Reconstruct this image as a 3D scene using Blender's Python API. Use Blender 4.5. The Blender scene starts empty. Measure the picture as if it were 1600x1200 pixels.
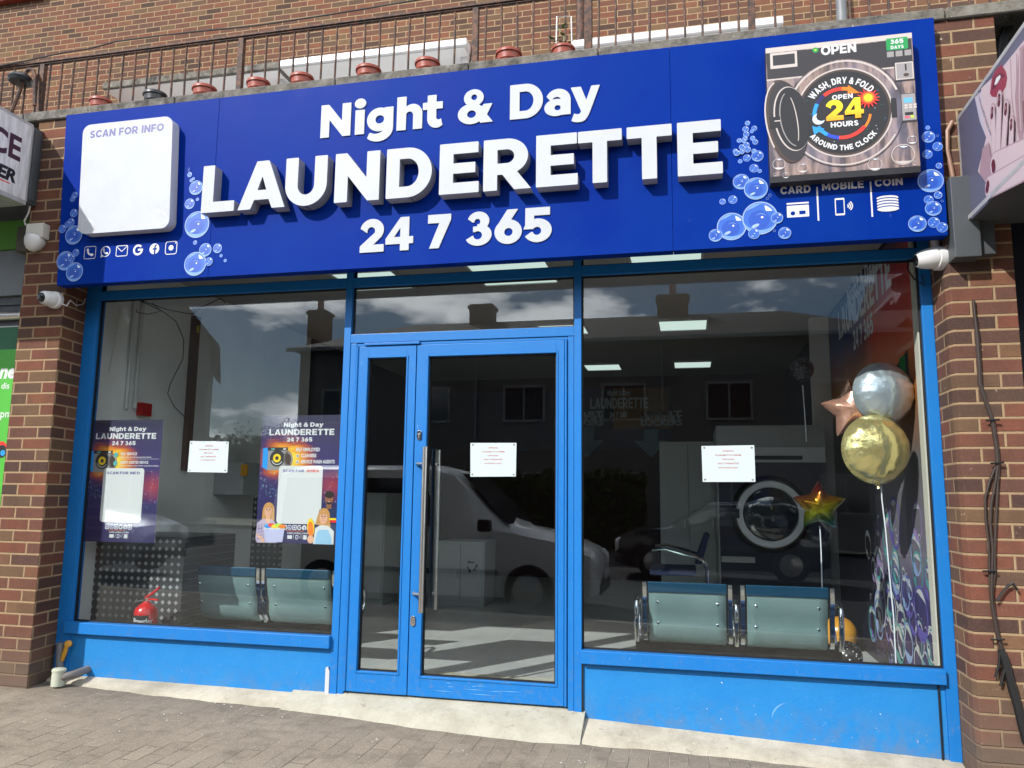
import bpy, bmesh, math, random
from mathutils import Vector, Matrix
import numpy as np
random.seed(7)
C = bpy.context.scene
COL = C.collection
R = math.radians

# ------------------------------------------------------------------ camera
F, CX, CY, CZ = 1222.0, 4.00414, -4.59169, 1.36265
YAW, PITCH, ROLL = 0.22430, 0.14114, -0.011525
def rotm(a, b, c):
    ca, sa = math.cos(a), math.sin(a); cb, sb = math.cos(b), math.sin(b); cc, sc = math.cos(c), math.sin(c)
    return np.array([[ca, -sa, 0], [sa, ca, 0], [0, 0, 1]]) @ np.array([[1, 0, 0], [0, cb, -sb], [0, sb, cb]]) @ np.array([[cc, 0, sc], [0, 1, 0], [-sc, 0, cc]])
RM = rotm(YAW, PITCH, ROLL)
cam = bpy.data.cameras.new('camera'); cam.sensor_width = 36; cam.lens = F / 1600 * 36
cam.clip_start = 0.05; cam.clip_end = 2000
co = bpy.data.objects.new('camera', cam); COL.objects.link(co)
M4 = Matrix.Identity(4)
for i in range(3):
    M4[i][0] = RM[i, 0]; M4[i][1] = RM[i, 2]; M4[i][2] = -RM[i, 1]
M4[0][3], M4[1][3], M4[2][3] = CX, CY, CZ
co.matrix_world = M4
C.camera = co
def ray(x, y): return RM @ np.array([(x - 800) / F, 1, -(y - 600) / F])
CP = np.array([CX, CY, CZ])
def atY(x, y, Y):
    d = ray(x, y); return CP + d * ((Y - CP[1]) / d[1])
def atX(x, y, X):
    d = ray(x, y); return CP + d * ((X - CP[0]) / d[0])
def atZ(x, y, Z):
    d = ray(x, y); return CP + d * ((Z - CP[2]) / d[2])

# ------------------------------------------------------------------ world, sun, exposure
SUN = Vector((-0.69, -1.0, 0.91)).normalized()
EL = math.asin(SUN.z); AZ = math.atan2(SUN.x, SUN.y)
w = bpy.data.worlds.new('World'); C.world = w; w.use_nodes = True
nt = w.node_tree; nt.nodes.clear()
out = nt.nodes.new('ShaderNodeOutputWorld'); bg = nt.nodes.new('ShaderNodeBackground')
sky = nt.nodes.new('ShaderNodeTexSky'); sky.sky_type = 'NISHITA'; sky.sun_disc = False
sky.sun_elevation = EL; sky.sun_rotation = AZ; sky.altitude = 50; sky.air_density = 1.0; sky.dust_density = 0.15; sky.ozone_density = 3.0
tc = nt.nodes.new('ShaderNodeTexCoord')
mp = nt.nodes.new('ShaderNodeMapping'); mp.inputs['Scale'].default_value = (1, 1, 2.6); mp.inputs['Location'].default_value = (0.9, 0.35, 0.2)
nz = nt.nodes.new('ShaderNodeTexNoise'); nz.inputs['Scale'].default_value = 2.6; nz.inputs['Detail'].default_value = 9; nz.inputs['Roughness'].default_value = 0.58
rp = nt.nodes.new('ShaderNodeValToRGB'); rp.color_ramp.elements[0].position = 0.505; rp.color_ramp.elements[1].position = 0.585
mx = nt.nodes.new('ShaderNodeMix'); mx.data_type = 'RGBA'
mx.inputs['B'].default_value = (38, 38.2, 38.6, 1)
L = nt.links.new
L(tc.outputs['Generated'], mp.inputs['Vector']); L(mp.outputs[0], nz.inputs['Vector']); L(nz.outputs['Fac'], rp.inputs['Fac'])
L(rp.outputs['Color'], mx.inputs['Factor']); L(sky.outputs[0], mx.inputs['A']); L(mx.outputs['Result'], bg.inputs['Color'])
bg.inputs['Strength'].default_value = 0.078
L(bg.outputs[0], out.inputs[0])
sl = bpy.data.lights.new('sun', 'SUN'); sl.energy = 3.75; sl.angle = R(0.53); sl.color = (1.0, 0.965, 0.92)
so = bpy.data.objects.new('sun', sl); COL.objects.link(so); so.location = (-20, -20, 30)
so.rotation_euler = (-SUN).to_track_quat('-Z', 'Y').to_euler()
C.view_settings.view_transform = 'Standard'; C.view_settings.look = 'None'; C.view_settings.gamma = 1
C.view_settings.exposure = 0.6
C.cycles.use_denoising = True
C.cycles.max_bounces = 10; C.cycles.transparent_max_bounces = 24; C.cycles.sample_clamp_indirect = 6
C.cycles.caustics_reflective = False; C.cycles.caustics_refractive = False

# ------------------------------------------------------------------ material helpers
def lin(v):
    v = v / 255.0
    return v / 12.92 if v <= 0.04045 else ((v + 0.055) / 1.055) ** 2.4
def rgb(r, g, b, k=1.0): return (lin(r) * k, lin(g) * k, lin(b) * k, 1)
class N:
    def __init__(s, name):
        s.m = bpy.data.materials.new(name); s.m.use_nodes = True; s.t = s.m.node_tree; s.t.nodes.clear()
        s.out = s.n('ShaderNodeOutputMaterial')
    def n(s, k, **kw):
        x = s.t.nodes.new(k)
        for a, b in kw.items(): setattr(x, a, b)
        return x
    def l(s, a, b): s.t.links.new(a, b)
    def put(s, sock, v):
        if hasattr(v, 'is_output'): s.l(v, sock)
        else: sock.default_value = v
    def math(s, op, a, b=None, c=None):
        x = s.n('ShaderNodeMath', operation=op); s.put(x.inputs[0], a)
        if b is not None: s.put(x.inputs[1], b)
        if c is not None: s.put(x.inputs[2], c)
        return x.outputs[0]
    def mix(s, f, a, b, mode='MIX'):
        x = s.n('ShaderNodeMix', data_type='RGBA', blend_type=mode); s.put(x.inputs['Factor'], f); s.put(x.inputs['A'], a); s.put(x.inputs['B'], b)
        return x.outputs['Result']
    def noise(s, vec, scale, detail=4, rough=0.55, out='Fac'):
        x = s.n('ShaderNodeTexNoise'); s.put(x.inputs['Vector'], vec); x.inputs['Scale'].default_value = scale; x.inputs['Detail'].default_value = detail; x.inputs['Roughness'].default_value = rough
        return x.outputs[out]
    def ramp(s, f, stops, interp='LINEAR'):
        x = s.n('ShaderNodeValToRGB'); x.color_ramp.interpolation = interp
        e = x.color_ramp.elements
        while len(e) < len(stops): e.new(0.5)
        for i, (p, c) in enumerate(stops): e[i].position = p; e[i].color = c if len(c) == 4 else (*c, 1)
        s.put(x.inputs[0], f); return x.outputs[0]
    def rng(s, v, a, b, c=0.0, d=1.0):
        x = s.n('ShaderNodeMapRange'); s.put(x.inputs[0], v)
        for i, q in enumerate((a, b, c, d)): x.inputs[i + 1].default_value = q
        return x.outputs[0]
    def pos(s): return s.n('ShaderNodeNewGeometry').outputs['Position']
    def obj(s): return s.n('ShaderNodeTexCoord').outputs['Object']
    def sep(s, v):
        x = s.n('ShaderNodeSeparateXYZ'); s.l(v, x.inputs[0]); return x.outputs
    def comb(s, a, b, c=0.0):
        x = s.n('ShaderNodeCombineXYZ'); s.put(x.inputs[0], a); s.put(x.inputs[1], b); s.put(x.inputs[2], c); return x.outputs[0]
    def bump(s, h, dist, strength=1.0):
        x = s.n('ShaderNodeBump'); s.l(h, x.inputs['Height']); x.inputs['Distance'].default_value = dist; x.inputs['Strength'].default_value = strength; return x.outputs[0]
    def bsdf(s, col, rough=0.5, metal=0.0, normal=None, spec=0.5, coat=0.0, emis=None, estr=0.0):
        b = s.n('ShaderNodeBsdfPrincipled'); s.put(b.inputs['Base Color'], col); s.put(b.inputs['Roughness'], rough); s.put(b.inputs['Metallic'], metal)
        b.inputs['Specular IOR Level'].default_value = spec; b.inputs['Coat Weight'].default_value = coat; b.inputs['Coat Roughness'].default_value = 0.08
        if normal is not None: s.l(normal, b.inputs['Normal'])
        if emis: b.inputs['Emission Color'].default_value = emis; b.inputs['Emission Strength'].default_value = estr
        s.l(b.outputs[0], s.out.inputs[0]); return s.m
def simple(name, col, rough=0.5, metal=0.0, var=0.0, vs=8.0, bump=0.0, bs=60.0, spec=0.5, coat=0.0, emis=None, estr=0.0):
    n = N(name); c = col; nm = None
    if var:
        f = n.noise(n.pos(), vs, 6, 0.6); k = n.rng(f, 0.3, 0.7, 1 - var, 1 + var * 0.6)
        x = n.n('ShaderNodeVectorMath', operation='SCALE'); x.inputs[0].default_value = col[:3]; n.l(k, x.inputs['Scale']); c = x.outputs[0]
    if bump: nm = n.bump(n.noise(n.pos(), bs, 5), bump)
    return n.bsdf(c, rough, metal, nm, spec, coat, emis, estr)
_FL = {}
def flat(name, r, g, b, rough=0.45, k=0.85):
    if name not in _FL: _FL[name] = simple(name, rgb(r, g, b, k), rough)
    return _FL[name]

def brick_mat(name, wear=0.0, k=1.0, mortar=rgb(188, 160, 124, 0.66), speck=False, z0=0.05, dirt=False, tint=0.0):
    n = N(name); p = n.sep(n.pos())
    u = n.math('ADD', p[0], p[1]); v = n.math('SUBTRACT', p[2], z0)
    rv = n.math('DIVIDE', v, 0.075); row = n.math('FLOOR', rv)
    sh = n.math('FRACT', n.math('MULTIPLY', row, 0.5))
    uu = n.math('ADD', n.math('DIVIDE', u, 0.225), sh); col = n.math('FLOOR', uu)
    fu = n.math('FRACT', uu); fv = n.math('FRACT', rv)
    wob = n.noise(n.pos(), 38, 5, 0.65)
    mu = n.math('MULTIPLY', n.math('MINIMUM', fu, n.math('SUBTRACT', 1.0, fu)), 0.225)
    mv = n.math('MULTIPLY', n.math('MINIMUM', fv, n.math('SUBTRACT', 1.0, fv)), 0.075)
    m = n.math('ADD', n.math('MINIMUM', mu, mv), n.math('MULTIPLY', n.math('SUBTRACT', wob, 0.5), 0.006))
    mask = n.rng(m, 0.0046, 0.0074)
    wn = n.n('ShaderNodeTexWhiteNoise', noise_dimensions='2D'); n.l(n.comb(col, row), wn.inputs['Vector'])
    bc = n.ramp(wn.outputs['Value'], [(0.0, rgb(70, 54, 50, k)), (0.12, rgb(104, 76, 66, k)), (0.30, rgb(128, 78, 62, k)), (0.5, rgb(110, 76, 64, k)), (0.68, rgb(138, 84, 64, k)), (0.84, rgb(124, 98, 72, k)), (1.0, rgb(84, 66, 60, k))])
    st = n.noise(n.pos(), 14, 6, 0.62); fine = n.noise(n.pos(), 130, 4, 0.7)
    bc = n.mix(n.rng(st, 0.42, 0.7, 0, 0.32), bc, rgb(84, 56, 48, k))
    bc = n.mix(n.rng(fine, 0.5, 0.8, 0, 0.30), bc, rgb(170, 128, 106, k))
    soot = n.noise(n.comb(n.math('MULTIPLY', u, 2.2), n.math('MULTIPLY', p[2], 0.7)), 1.7, 5, 0.6)
    bc = n.mix(n.rng(soot, 0.46, 0.72, 0, 0.45), bc, rgb(70, 54, 48, k))
    edge = n.rng(m, 0.006, 0.014, 0.28, 0.0)
    bc = n.mix(n.math('MULTIPLY', edge, n.rng(wob, 0.4, 0.6)), bc, rgb(168, 126, 104, k))
    if speck:
        big = n.noise(n.pos(), 22, 6, 0.7)
        bc = n.mix(n.rng(big, 0.66, 0.70, 0, 0.75), bc, rgb(205, 180, 160, k))
    mc = n.mix(n.rng(fine, 0.35, 0.75, 0, 0.35), mortar, rgb(136, 112, 86, 0.7))
    bc = n.mix(tint, bc, rgb(112, 92, 62, k)); c = n.mix(mask, mc, bc)
    if dirt:
        g = n.math('ADD', n.rng(p[2], 0.14, 0.52, 0.85, 0.0), n.math('MULTIPLY', n.math('SUBTRACT', st, 0.5), 0.5))
        c = n.mix(n.math('MAXIMUM', g, 0.0), c, rgb(104, 90, 78, 0.9))
    h = n.math('ADD', mask, n.math('MULTIPLY', fine, 0.35))
    return n.bsdf(c, 0.9, 0, n.bump(h, 0.006), 0.25)

def glass_mat(name='window_glass', f0=0.05, tint=(0.955, 0.98, 0.975, 1)):
    n = N(name); g = n.n('ShaderNodeNewGeometry')
    d = n.n('ShaderNodeVectorMath', operation='DOT_PRODUCT'); n.l(g.outputs['Normal'], d.inputs[0]); n.l(g.outputs['Incoming'], d.inputs[1])
    c = n.math('SUBTRACT', 1.0, n.math('ABSOLUTE', d.outputs['Value']))
    f = n.math('MULTIPLY_ADD', n.math('POWER', c, 5.0), 1 - f0, f0)
    t = n.n('ShaderNodeBsdfTransparent'); t.inputs[0].default_value = tint
    gl = n.n('ShaderNodeBsdfGlossy'); gl.inputs['Roughness'].default_value = 0.0; gl.inputs['Color'].default_value = (0.93, 0.97, 1, 1)
    x = n.n('ShaderNodeMixShader'); n.l(f, x.inputs[0]); n.l(t.outputs[0], x.inputs[1]); n.l(gl.outputs[0], x.inputs[2])
    n.l(x.outputs[0], n.out.inputs[0]); return n.m

# ------------------------------------------------------------------ object helpers
def tag(o, label=None, cat=None, group=None, kind=None):
    if label: o['label'] = label
    if cat: o['category'] = cat
    if group: o['group'] = group
    if kind: o['kind'] = kind
    return o
def thing(name, label, cat, loc=(0, 0, 0), group=None):
    o = bpy.data.objects.new(name, None); COL.objects.link(o); o.location = [float(q) for q in loc]; o.empty_display_size = 0.2
    return tag(o, label, cat, group)
WL = {}
def wloc(o):
    p = Vector(o.location)
    while o.parent: o = o.parent; p += Vector(o.location)
    return p
class MB:
    def __init__(s): s.v = []; s.f = []; s.mi = []
    def add(s, vs, fs, m=0):
        b = len(s.v); s.v += [tuple(float(c) for c in q) for q in vs]; s.f += [[b + i for i in f] for f in fs]; s.mi += [m] * len(fs); return s
    def box(s, x0, x1, y0, y1, z0, z1, m=0):
        vs = [(x0, y0, z0), (x1, y0, z0), (x1, y1, z0), (x0, y1, z0), (x0, y0, z1), (x1, y0, z1), (x1, y1, z1), (x0, y1, z1)]
        return s.add(vs, [(0, 3, 2, 1), (4, 5, 6, 7), (0, 1, 5, 4), (1, 2, 6, 5), (2, 3, 7, 6), (3, 0, 4, 7)], m)
    def hexa(s, a, b, m=0):   # two quads a (4 pts) and b (4 pts)
        return s.add(list(a) + list(b), [(3, 2, 1, 0), (4, 5, 6, 7), (0, 1, 5, 4), (1, 2, 6, 5), (2, 3, 7, 6), (3, 0, 4, 7)], m)
    def prism(s, pts, vec, m=0):
        n = len(pts); a = [Vector(p) for p in pts]; b = [p + Vector(vec) for p in a]
        return s.add(a + b, [list(range(n))[::-1], list(range(n, 2 * n))] + [(i, (i + 1) % n, n + (i + 1) % n, n + i) for i in range(n)], m)
    def tube(s, pts, r, seg=8, m=0, cap=True):
        pts = [Vector([float(c) for c in p]) for p in pts]; rs = r if isinstance(r, (list, tuple)) else [r] * len(pts)
        rings = []; up = None
        for i, p in enumerate(pts):
            t = (pts[min(i + 1, len(pts) - 1)] - pts[max(i - 1, 0)]).normalized()
            if up is None: up = t.orthogonal().normalized()
            up = (up - t * up.dot(t)).normalized(); q = t.cross(up)
            rings.append([p + (up * math.cos(2 * math.pi * k / seg) + q * math.sin(2 * math.pi * k / seg)) * rs[i] for k in range(seg)])
        vs = [v for r_ in rings for v in r_]; fs = []
        for i in range(len(rings) - 1):
            for k in range(seg): fs.append((i * seg + k, i * seg + (k + 1) % seg, (i + 1) * seg + (k + 1) % seg, (i + 1) * seg + k))
        if cap: fs += [list(range(seg))[::-1], list(range((len(rings) - 1) * seg, len(rings) * seg))]
        return s.add(vs, fs, m)
    def cyl(s, p0, p1, r0, r1=None, seg=20, m=0): return s.tube([p0, p1], [r0, r0 if r1 is None else r1], seg, m)
    def lathe(s, prof, c, axis=(0, 0, 1), seg=28, m=0):
        ax = Vector(axis).normalized(); u = ax.orthogonal().normalized(); w_ = ax.cross(u); c = Vector([float(q) for q in c]); vs = []
        for r, h in prof:
            for k in range(seg):
                a = 2 * math.pi * k / seg; vs.append(c + ax * h + (u * math.cos(a) + w_ * math.sin(a)) * r)
        n = len(prof); fs = []
        for i in range(n - 1):
            for k in range(seg): fs.append((i * seg + k, i * seg + (k + 1) % seg, (i + 1) * seg + (k + 1) % seg, (i + 1) * seg + k))
        fs += [list(range(seg))[::-1], list(range((n - 1) * seg, n * seg))]
        return s.add(vs, fs, m)
    def grid(s, rows, m=0, closed=False):
        n = len(rows[0]); vs = [p for r_ in rows for p in r_]; fs = []
        for i in range(len(rows) - 1):
            for k in range(n - (0 if closed else 1)): fs.append((i * n + k, i * n + (k + 1) % n, (i + 1) * n + (k + 1) % n, (i + 1) * n + k))
        return s.add(vs, fs, m)
    def build(s, name, mats, parent=None, bevel=0.0, seg=2, smooth=False, label=None, cat=None, group=None, kind=None, solid=0.0):
        if not isinstance(mats, (list, tuple)): mats = [mats]
        vs = np.array(s.v)
        if parent is not None: o0 = wloc(parent)
        else:
            lo, hi = vs.min(0), vs.max(0); o0 = Vector(((lo[0] + hi[0]) / 2, (lo[1] + hi[1]) / 2, lo[2]))
        me = bpy.data.meshes.new(name); me.from_pydata([tuple(Vector(v) - o0) for v in s.v], [], s.f)
        for m in mats: me.materials.append(m)
        me.polygons.foreach_set('material_index', s.mi)
        bm = bmesh.new(); bm.from_mesh(me)
        if bevel:
            bmesh.ops.remove_doubles(bm, verts=bm.verts, dist=1e-6)
        bmesh.ops.recalc_face_normals(bm, faces=bm.faces)
        if bevel:
            es = [e for e in bm.edges if len(e.link_faces) == 2 and e.calc_face_angle(0) > 0.5]
            bmesh.ops.bevel(bm, geom=es, offset=bevel, segments=seg, affect='EDGES', profile=0.6, clamp_overlap=True)
        bm.to_mesh(me); bm.free()
        o = bpy.data.objects.new(name, me); COL.objects.link(o)
        if parent is not None: o.parent = parent
        else: o.location = o0
        if smooth: smooth_by_angle(me)
        if solid:
            md = o.modifiers.new('thickness', 'SOLIDIFY'); md.thickness = solid; md.offset = 0
        return tag(o, label, cat, group, kind)
def smooth_by_angle(me, ang=0.7):
    bm = bmesh.new(); bm.from_mesh(me)
    for f in bm.faces: f.smooth = True
    for e in bm.edges:
        if len(e.link_faces) == 2 and e.calc_face_angle(0) > ang: e.smooth = False
    bm.to_mesh(me); bm.free()
def copy_tree(o, parent=None):
    c = o.copy(); COL.objects.link(c); c.parent = parent
    for ch in list(o.children): copy_tree(ch, c)
    return c

# ------------------------------------------------------------------ drawn lettering (distance fields traced to outlines)
def sP(pts):
    def f(X, Y):
        d = np.full(X.shape, 1e9); s = np.ones(X.shape); n = len(pts)
        for i in range(n):
            ax, ay = pts[i]; bx, by = pts[i - 1]; ex, ey = bx - ax, by - ay; wx, wy = X - ax, Y - ay
            t = np.clip((wx * ex + wy * ey) / max(ex * ex + ey * ey, 1e-12), 0, 1)
            d = np.minimum(d, (wx - ex * t) ** 2 + (wy - ey * t) ** 2)
            c1 = Y >= ay; c2 = Y < by; c3 = ex * wy > ey * wx
            s = np.where((c1 & c2 & c3) | (~c1 & ~c2 & ~c3), -s, s)
        return s * np.sqrt(d)
    return f
def sB(a, b, c, d): return sP([(a, b), (c, b), (c, d), (a, d)])
def sE(cx, cy, rx, ry): return lambda X, Y: (np.sqrt(((X - cx) / rx) ** 2 + ((Y - cy) / ry) ** 2) - 1) * min(rx, ry)
def U(*fs): return lambda X, Y: np.minimum.reduce([f(X, Y) for f in fs])
def I(*fs): return lambda X, Y: np.maximum.reduce([f(X, Y) for f in fs])
def S(a, *bs): return lambda X, Y: np.maximum(a(X, Y), -np.minimum.reduce([b(X, Y) for b in bs]))
def sK(p, q, t):
    p = np.array(p, float); q = np.array(q, float); d = (q - p) / np.linalg.norm(q - p); n = np.array([-d[1], d[0]]) * t / 2
    return sP([tuple(p - n), tuple(q - n), tuple(q + n), tuple(p + n)])
GL = {
 'L': (.74, sP([(0, 0), (.74, 0), (.74, .22), (.26, .22), (.26, 1), (0, 1)])),
 'A': (1.0, S(sP([(0, 0), (.27, 0), (.345, .19), (.655, .19), (.73, 0), (1, 0), (.63, 1), (.37, 1)]), sP([(.405, .39), (.595, .39), (.5, .68)]))),
 'U': (.9, S(U(sB(0, .43, .9, 1), I(sE(.45, .43, .45, .44), sB(-1, -1, 2, .44))), U(sB(.27, .42, .63, 1.2), sE(.45, .42, .18, .2)))),
 'N': (.93, sP([(0, 0), (.27, 0), (.27, .53), (.69, 0), (.93, 0), (.93, 1), (.66, 1), (.66, .47), (.24, 1), (0, 1)])),
 'D': (.93, S(U(sB(0, 0, .44, 1), I(sE(.43, .5, .5, .5), sB(.43, -1, 2, 2))), U(sB(.27, .22, .43, .78), I(sE(.43, .5, .235, .28), sB(.42, -1, 2, 2))))),
 'E': (.77, sP([(0, 0), (.77, 0), (.77, .215), (.27, .215), (.27, .395), (.7, .395), (.7, .6), (.27, .6), (.27, .785), (.755, .785), (.755, 1), (0, 1)])),
 'R': (.92, U(sB(0, 0, .27, 1), S(U(sB(.1, .30, .45, 1), I(sE(.45, .65, .41, .35), sB(.44, -1, 2, 2))), U(sB(.27, .52, .45, .79), I(sE(.45, .655, .145, .135), sB(.44, -1, 2, 2)))), sP([(.34, .34), (.64, .36), (.92, 0), (.60, 0)]))),
 'T': (.82, sP([(.275, 0), (.545, 0), (.545, .78), (.82, .78), (.82, 1), (0, 1), (0, .78), (.275, .78)])),
 'i': (.32, U(sB(.03, 0, .30, .74), sE(.165, .94, .165, .15))),
 'g': (.78, U(S(U(sE(.37, .395, .37, .355), sB(.51, .1, .78, .745)), sE(.38, .395, .13, .125)), I(S(sE(.34, .12, .44, .385), sE(.28, .13, .23, .16)), sP([(0, -.19), (.08, .0), (.3, .13), (.8, .13), (.8, -.5), (0, -.5)])))),
 'h': (.74, U(sB(0, 0, .27, 1), S(U(sB(.2, 0, .74, .45), I(sE(.45, .45, .29, .31), sB(.2, .44, 1, 1))), U(sB(.26, -.2, .475, .42), sE(.367, .42, .108, .12))))),
 't': (.6, U(sB(.14, .26, .41, .96), sB(0, .54, .6, .75), I(S(sE(.42, .27, .28, .29), sE(.49, .30, .08, .085)), sP([(.1, .28), (.56, .28), (.565, .21), (.61, .02), (.6, -.2), (.1, -.2)])))),
 '&': (.95, U(S(sE(.43, .75, .27, .25), sE(.44, .765, .08, .085)), S(U(sE(.37, .285, .37, .30), sP([(.12, .45), (.30, .58), (.55, .62), (.60, .42), (.3, .3)])), sE(.375, .275, .12, .11)), S(sP([(.22, .62), (.44, .72), (.96, 0), (.62, 0)]), sE(.375, .275, .12, .11), sE(.44, .765, .08, .085)), S(sP([(.55, .12), (.50, .22), (.70, .54), (.94, .54), (.78, .20), (.66, .03)]), sE(.375, .275, .12, .11)))),
 'a': (.72, U(sB(.45, 0, .72, .44), I(S(sE(.38, .42, .34, .335), sE(.34, .40, .13, .13)), sP([(.02, .62), (.16, .44), (.34, .40), (.9, .40), (.9, 1), (.02, 1)])), S(sE(.33, .225, .32, .245), sE(.37, .215, .085, .075)))),
 'y': (.86, sP([(0, .75), (.30, .75), (.46, .36), (.61, .75), (.86, .75), (.55, -.02), (.49, -.13), (.42, -.21), (.33, -.25), (.2, -.255), (.09, -.235), (.02, -.2), (.10, 0), (.19, -.03), (.26, -.02), (.31, .04)])),
 'S': (.80, U(I(S(sE(.40, .71, .37, .29), sE(.42, .70, .13, .085)), sP([(-1, 1.2), (.78, 1.2), (.78, .86), (.58, .72), (.40, .66), (.40, .4), (-1, .4)])), I(S(sE(.40, .29, .40, .29), sE(.38, .30, .15, .085)), sP([(2, -.2), (0, -.2), (-.02, .13), (.17, .30), (.38, .34), (.38, .6), (2, .6)])), sP([(.06, .60), (.34, .385), (.50, .385), (.76, .40), (.46, .615), (.30, .615)]))),
 'C': (.90, S(sE(.5, .5, .5, .5), sE(.5, .5, .24, .27), sP([(.5, .5), (1.2, .86), (1.2, .14)]), sP([(.62, .5), (.70, .34), (1.2, .2), (1.2, .8), (.70, .66)]))),
 'O': (1.06, S(sE(.53, .5, .53, .5), sE(.53, .5, .265, .27))),
 'G': (.98, U(S(sE(.5, .5, .5, .5), sE(.5, .5, .24, .27), sP([(.5, .5), (1.2, .86), (1.2, .3), (.7, .5)])), sB(.71, .1, .95, .52))),
 'F': (.74, sP([(0, 0), (.27, 0), (.27, .36), (.68, .36), (.68, .575), (.27, .575), (.27, .78), (.74, .78), (.74, 1), (0, 1)])),
 'I': (.27, sB(0, 0, .27, 1)),
 'J': (.62, U(sB(.35, .3, .62, 1), I(S(sE(.28, .3, .34, .315), sE(.26, .31, .09, .1)), sB(-1, -1, 2, .32), sP([(-.1, .1), (.12, .26), (.3, .4), (1, .4), (1, -1), (-.1, -1)])))),
 'M': (1.1, sP([(0, 0), (.25, 0), (.25, .52), (.47, .14), (.62, .14), (.85, .53), (.85, 0), (1.1, 0), (1.1, 1), (.88, 1), (.55, .45), (.22, 1), (0, 1)])),
 'H': (.93, sP([(0, 0), (.27, 0), (.27, .385), (.66, .385), (.66, 0), (.93, 0), (.93, 1), (.66, 1), (.66, .61), (.27, .61), (.27, 1), (0, 1)])),
 'P': (.85, U(sB(0, 0, .27, 1), S(U(sB(.1, .27, .44, 1), I(sE(.44, .635, .41, .365), sB(.43, -1, 2, 2))), U(sB(.27, .49, .44, .78), I(sE(.44, .635, .145, .145), sB(.43, -1, 2, 2)))))),
 'B': (.88, S(U(sB(0, 0, .48, 1), I(sE(.46, .735, .36, .265), sB(.45, -1, 2, 2)), I(sE(.48, .29, .40, .29), sB(.47, -1, 2, 2))), U(sB(.26, .60, .46, .80), I(sE(.46, .70, .10, .10), sB(.45, 0, 2, 2))), U(sB(.26, .2, .48, .41), I(sE(.48, .305, .125, .105), sB(.47, 0, 2, 2))))),
 'Y': (.96, sP([(.345, 0), (.615, 0), (.615, .36), (.97, 1), (.70, 1), (.49, .61), (.28, 1), (0, 1), (.345, .35)])),
 'V': (1.0, sP([(.37, 0), (.63, 0), (1, 1), (.72, 1), (.505, .34), (.29, 1), (0, 1)])),
 'W': (1.5, sP([(.30, 0), (.56, 0), (.75, .56), (.94, 0), (1.2, 0), (1.5, 1), (1.23, 1), (1.06, .39), (.86, 1), (.64, 1), (.45, .39), (.27, 1), (0, 1)])),
 'K': (.95, sP([(0, 0), (.27, 0), (.27, .25), (.39, .38), (.65, 0), (.96, 0), (.56, .56), (.94, 1), (.63, 1), (.27, .59), (.27, 1), (0, 1)])),
 ',': (.26, sP([(.02, .2), (.24, .2), (.24, 0), (.13, -.2), (.0, -.2), (.06, 0)])),
 '2': (.73, U(I(S(sE(.36, .665, .36, .34), sE(.335, .635, .12, .125)), sP([(0, .73), (.19, .60), (.4, .5), (.9, .5), (.9, 1.2), (-.2, 1.2), (-.2, .73)])), sP([(0, 0), (.73, 0), (.73, .225), (.41, .225), (.66, .46), (.70, .56), (.44, .58), (0, .19)]))),
 '4': (.79, S(sP([(.42, 0), (.67, 0), (.67, .2), (.79, .2), (.79, .41), (.67, .41), (.67, 1), (.42, 1), (0, .37), (0, .2), (.42, .2)]), sP([(.24, .41), (.42, .41), (.42, .69)]))),
 '7': (.70, sP([(0, 1), (0, .745), (.35, .745), (.05, 0), (.34, 0), (.70, .83), (.70, 1)])),
 '3': (.74, S(U(S(sE(.36, .72, .31, .28), sE(.33, .70, .085, .09)), S(sE(.36, .315, .38, .315), sE(.345, .305, .125, .12))), sP([(-.2, .85), (.03, .82), (.19, .69), (.33, .68), (.33, .57), (.21, .565), (.21, .405), (.33, .41), (.33, .30), (.2, .30), (0, .19), (-.2, .19)]))),
 '6': (.78, S(U(sE(.39, .355, .39, .355), sP([(.02, .46), (.36, 1.0), (.67, 1.0), (.44, .66), (.3, .4), (.1, .35)])), sE(.40, .345, .12, .115))),
 '5': (.80, S(U(sB(.05, .4, .30, 1), sB(.05, .77, .75, 1), S(sE(.40, .34, .40, .34), sE(.385, .325, .12, .115))), sP([(-.2, .385), (.27, .385), (.33, .36), (.33, .30), (.22, .30), (-.01, .15), (-.2, .15)]))),
}
_LC = {}
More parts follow.
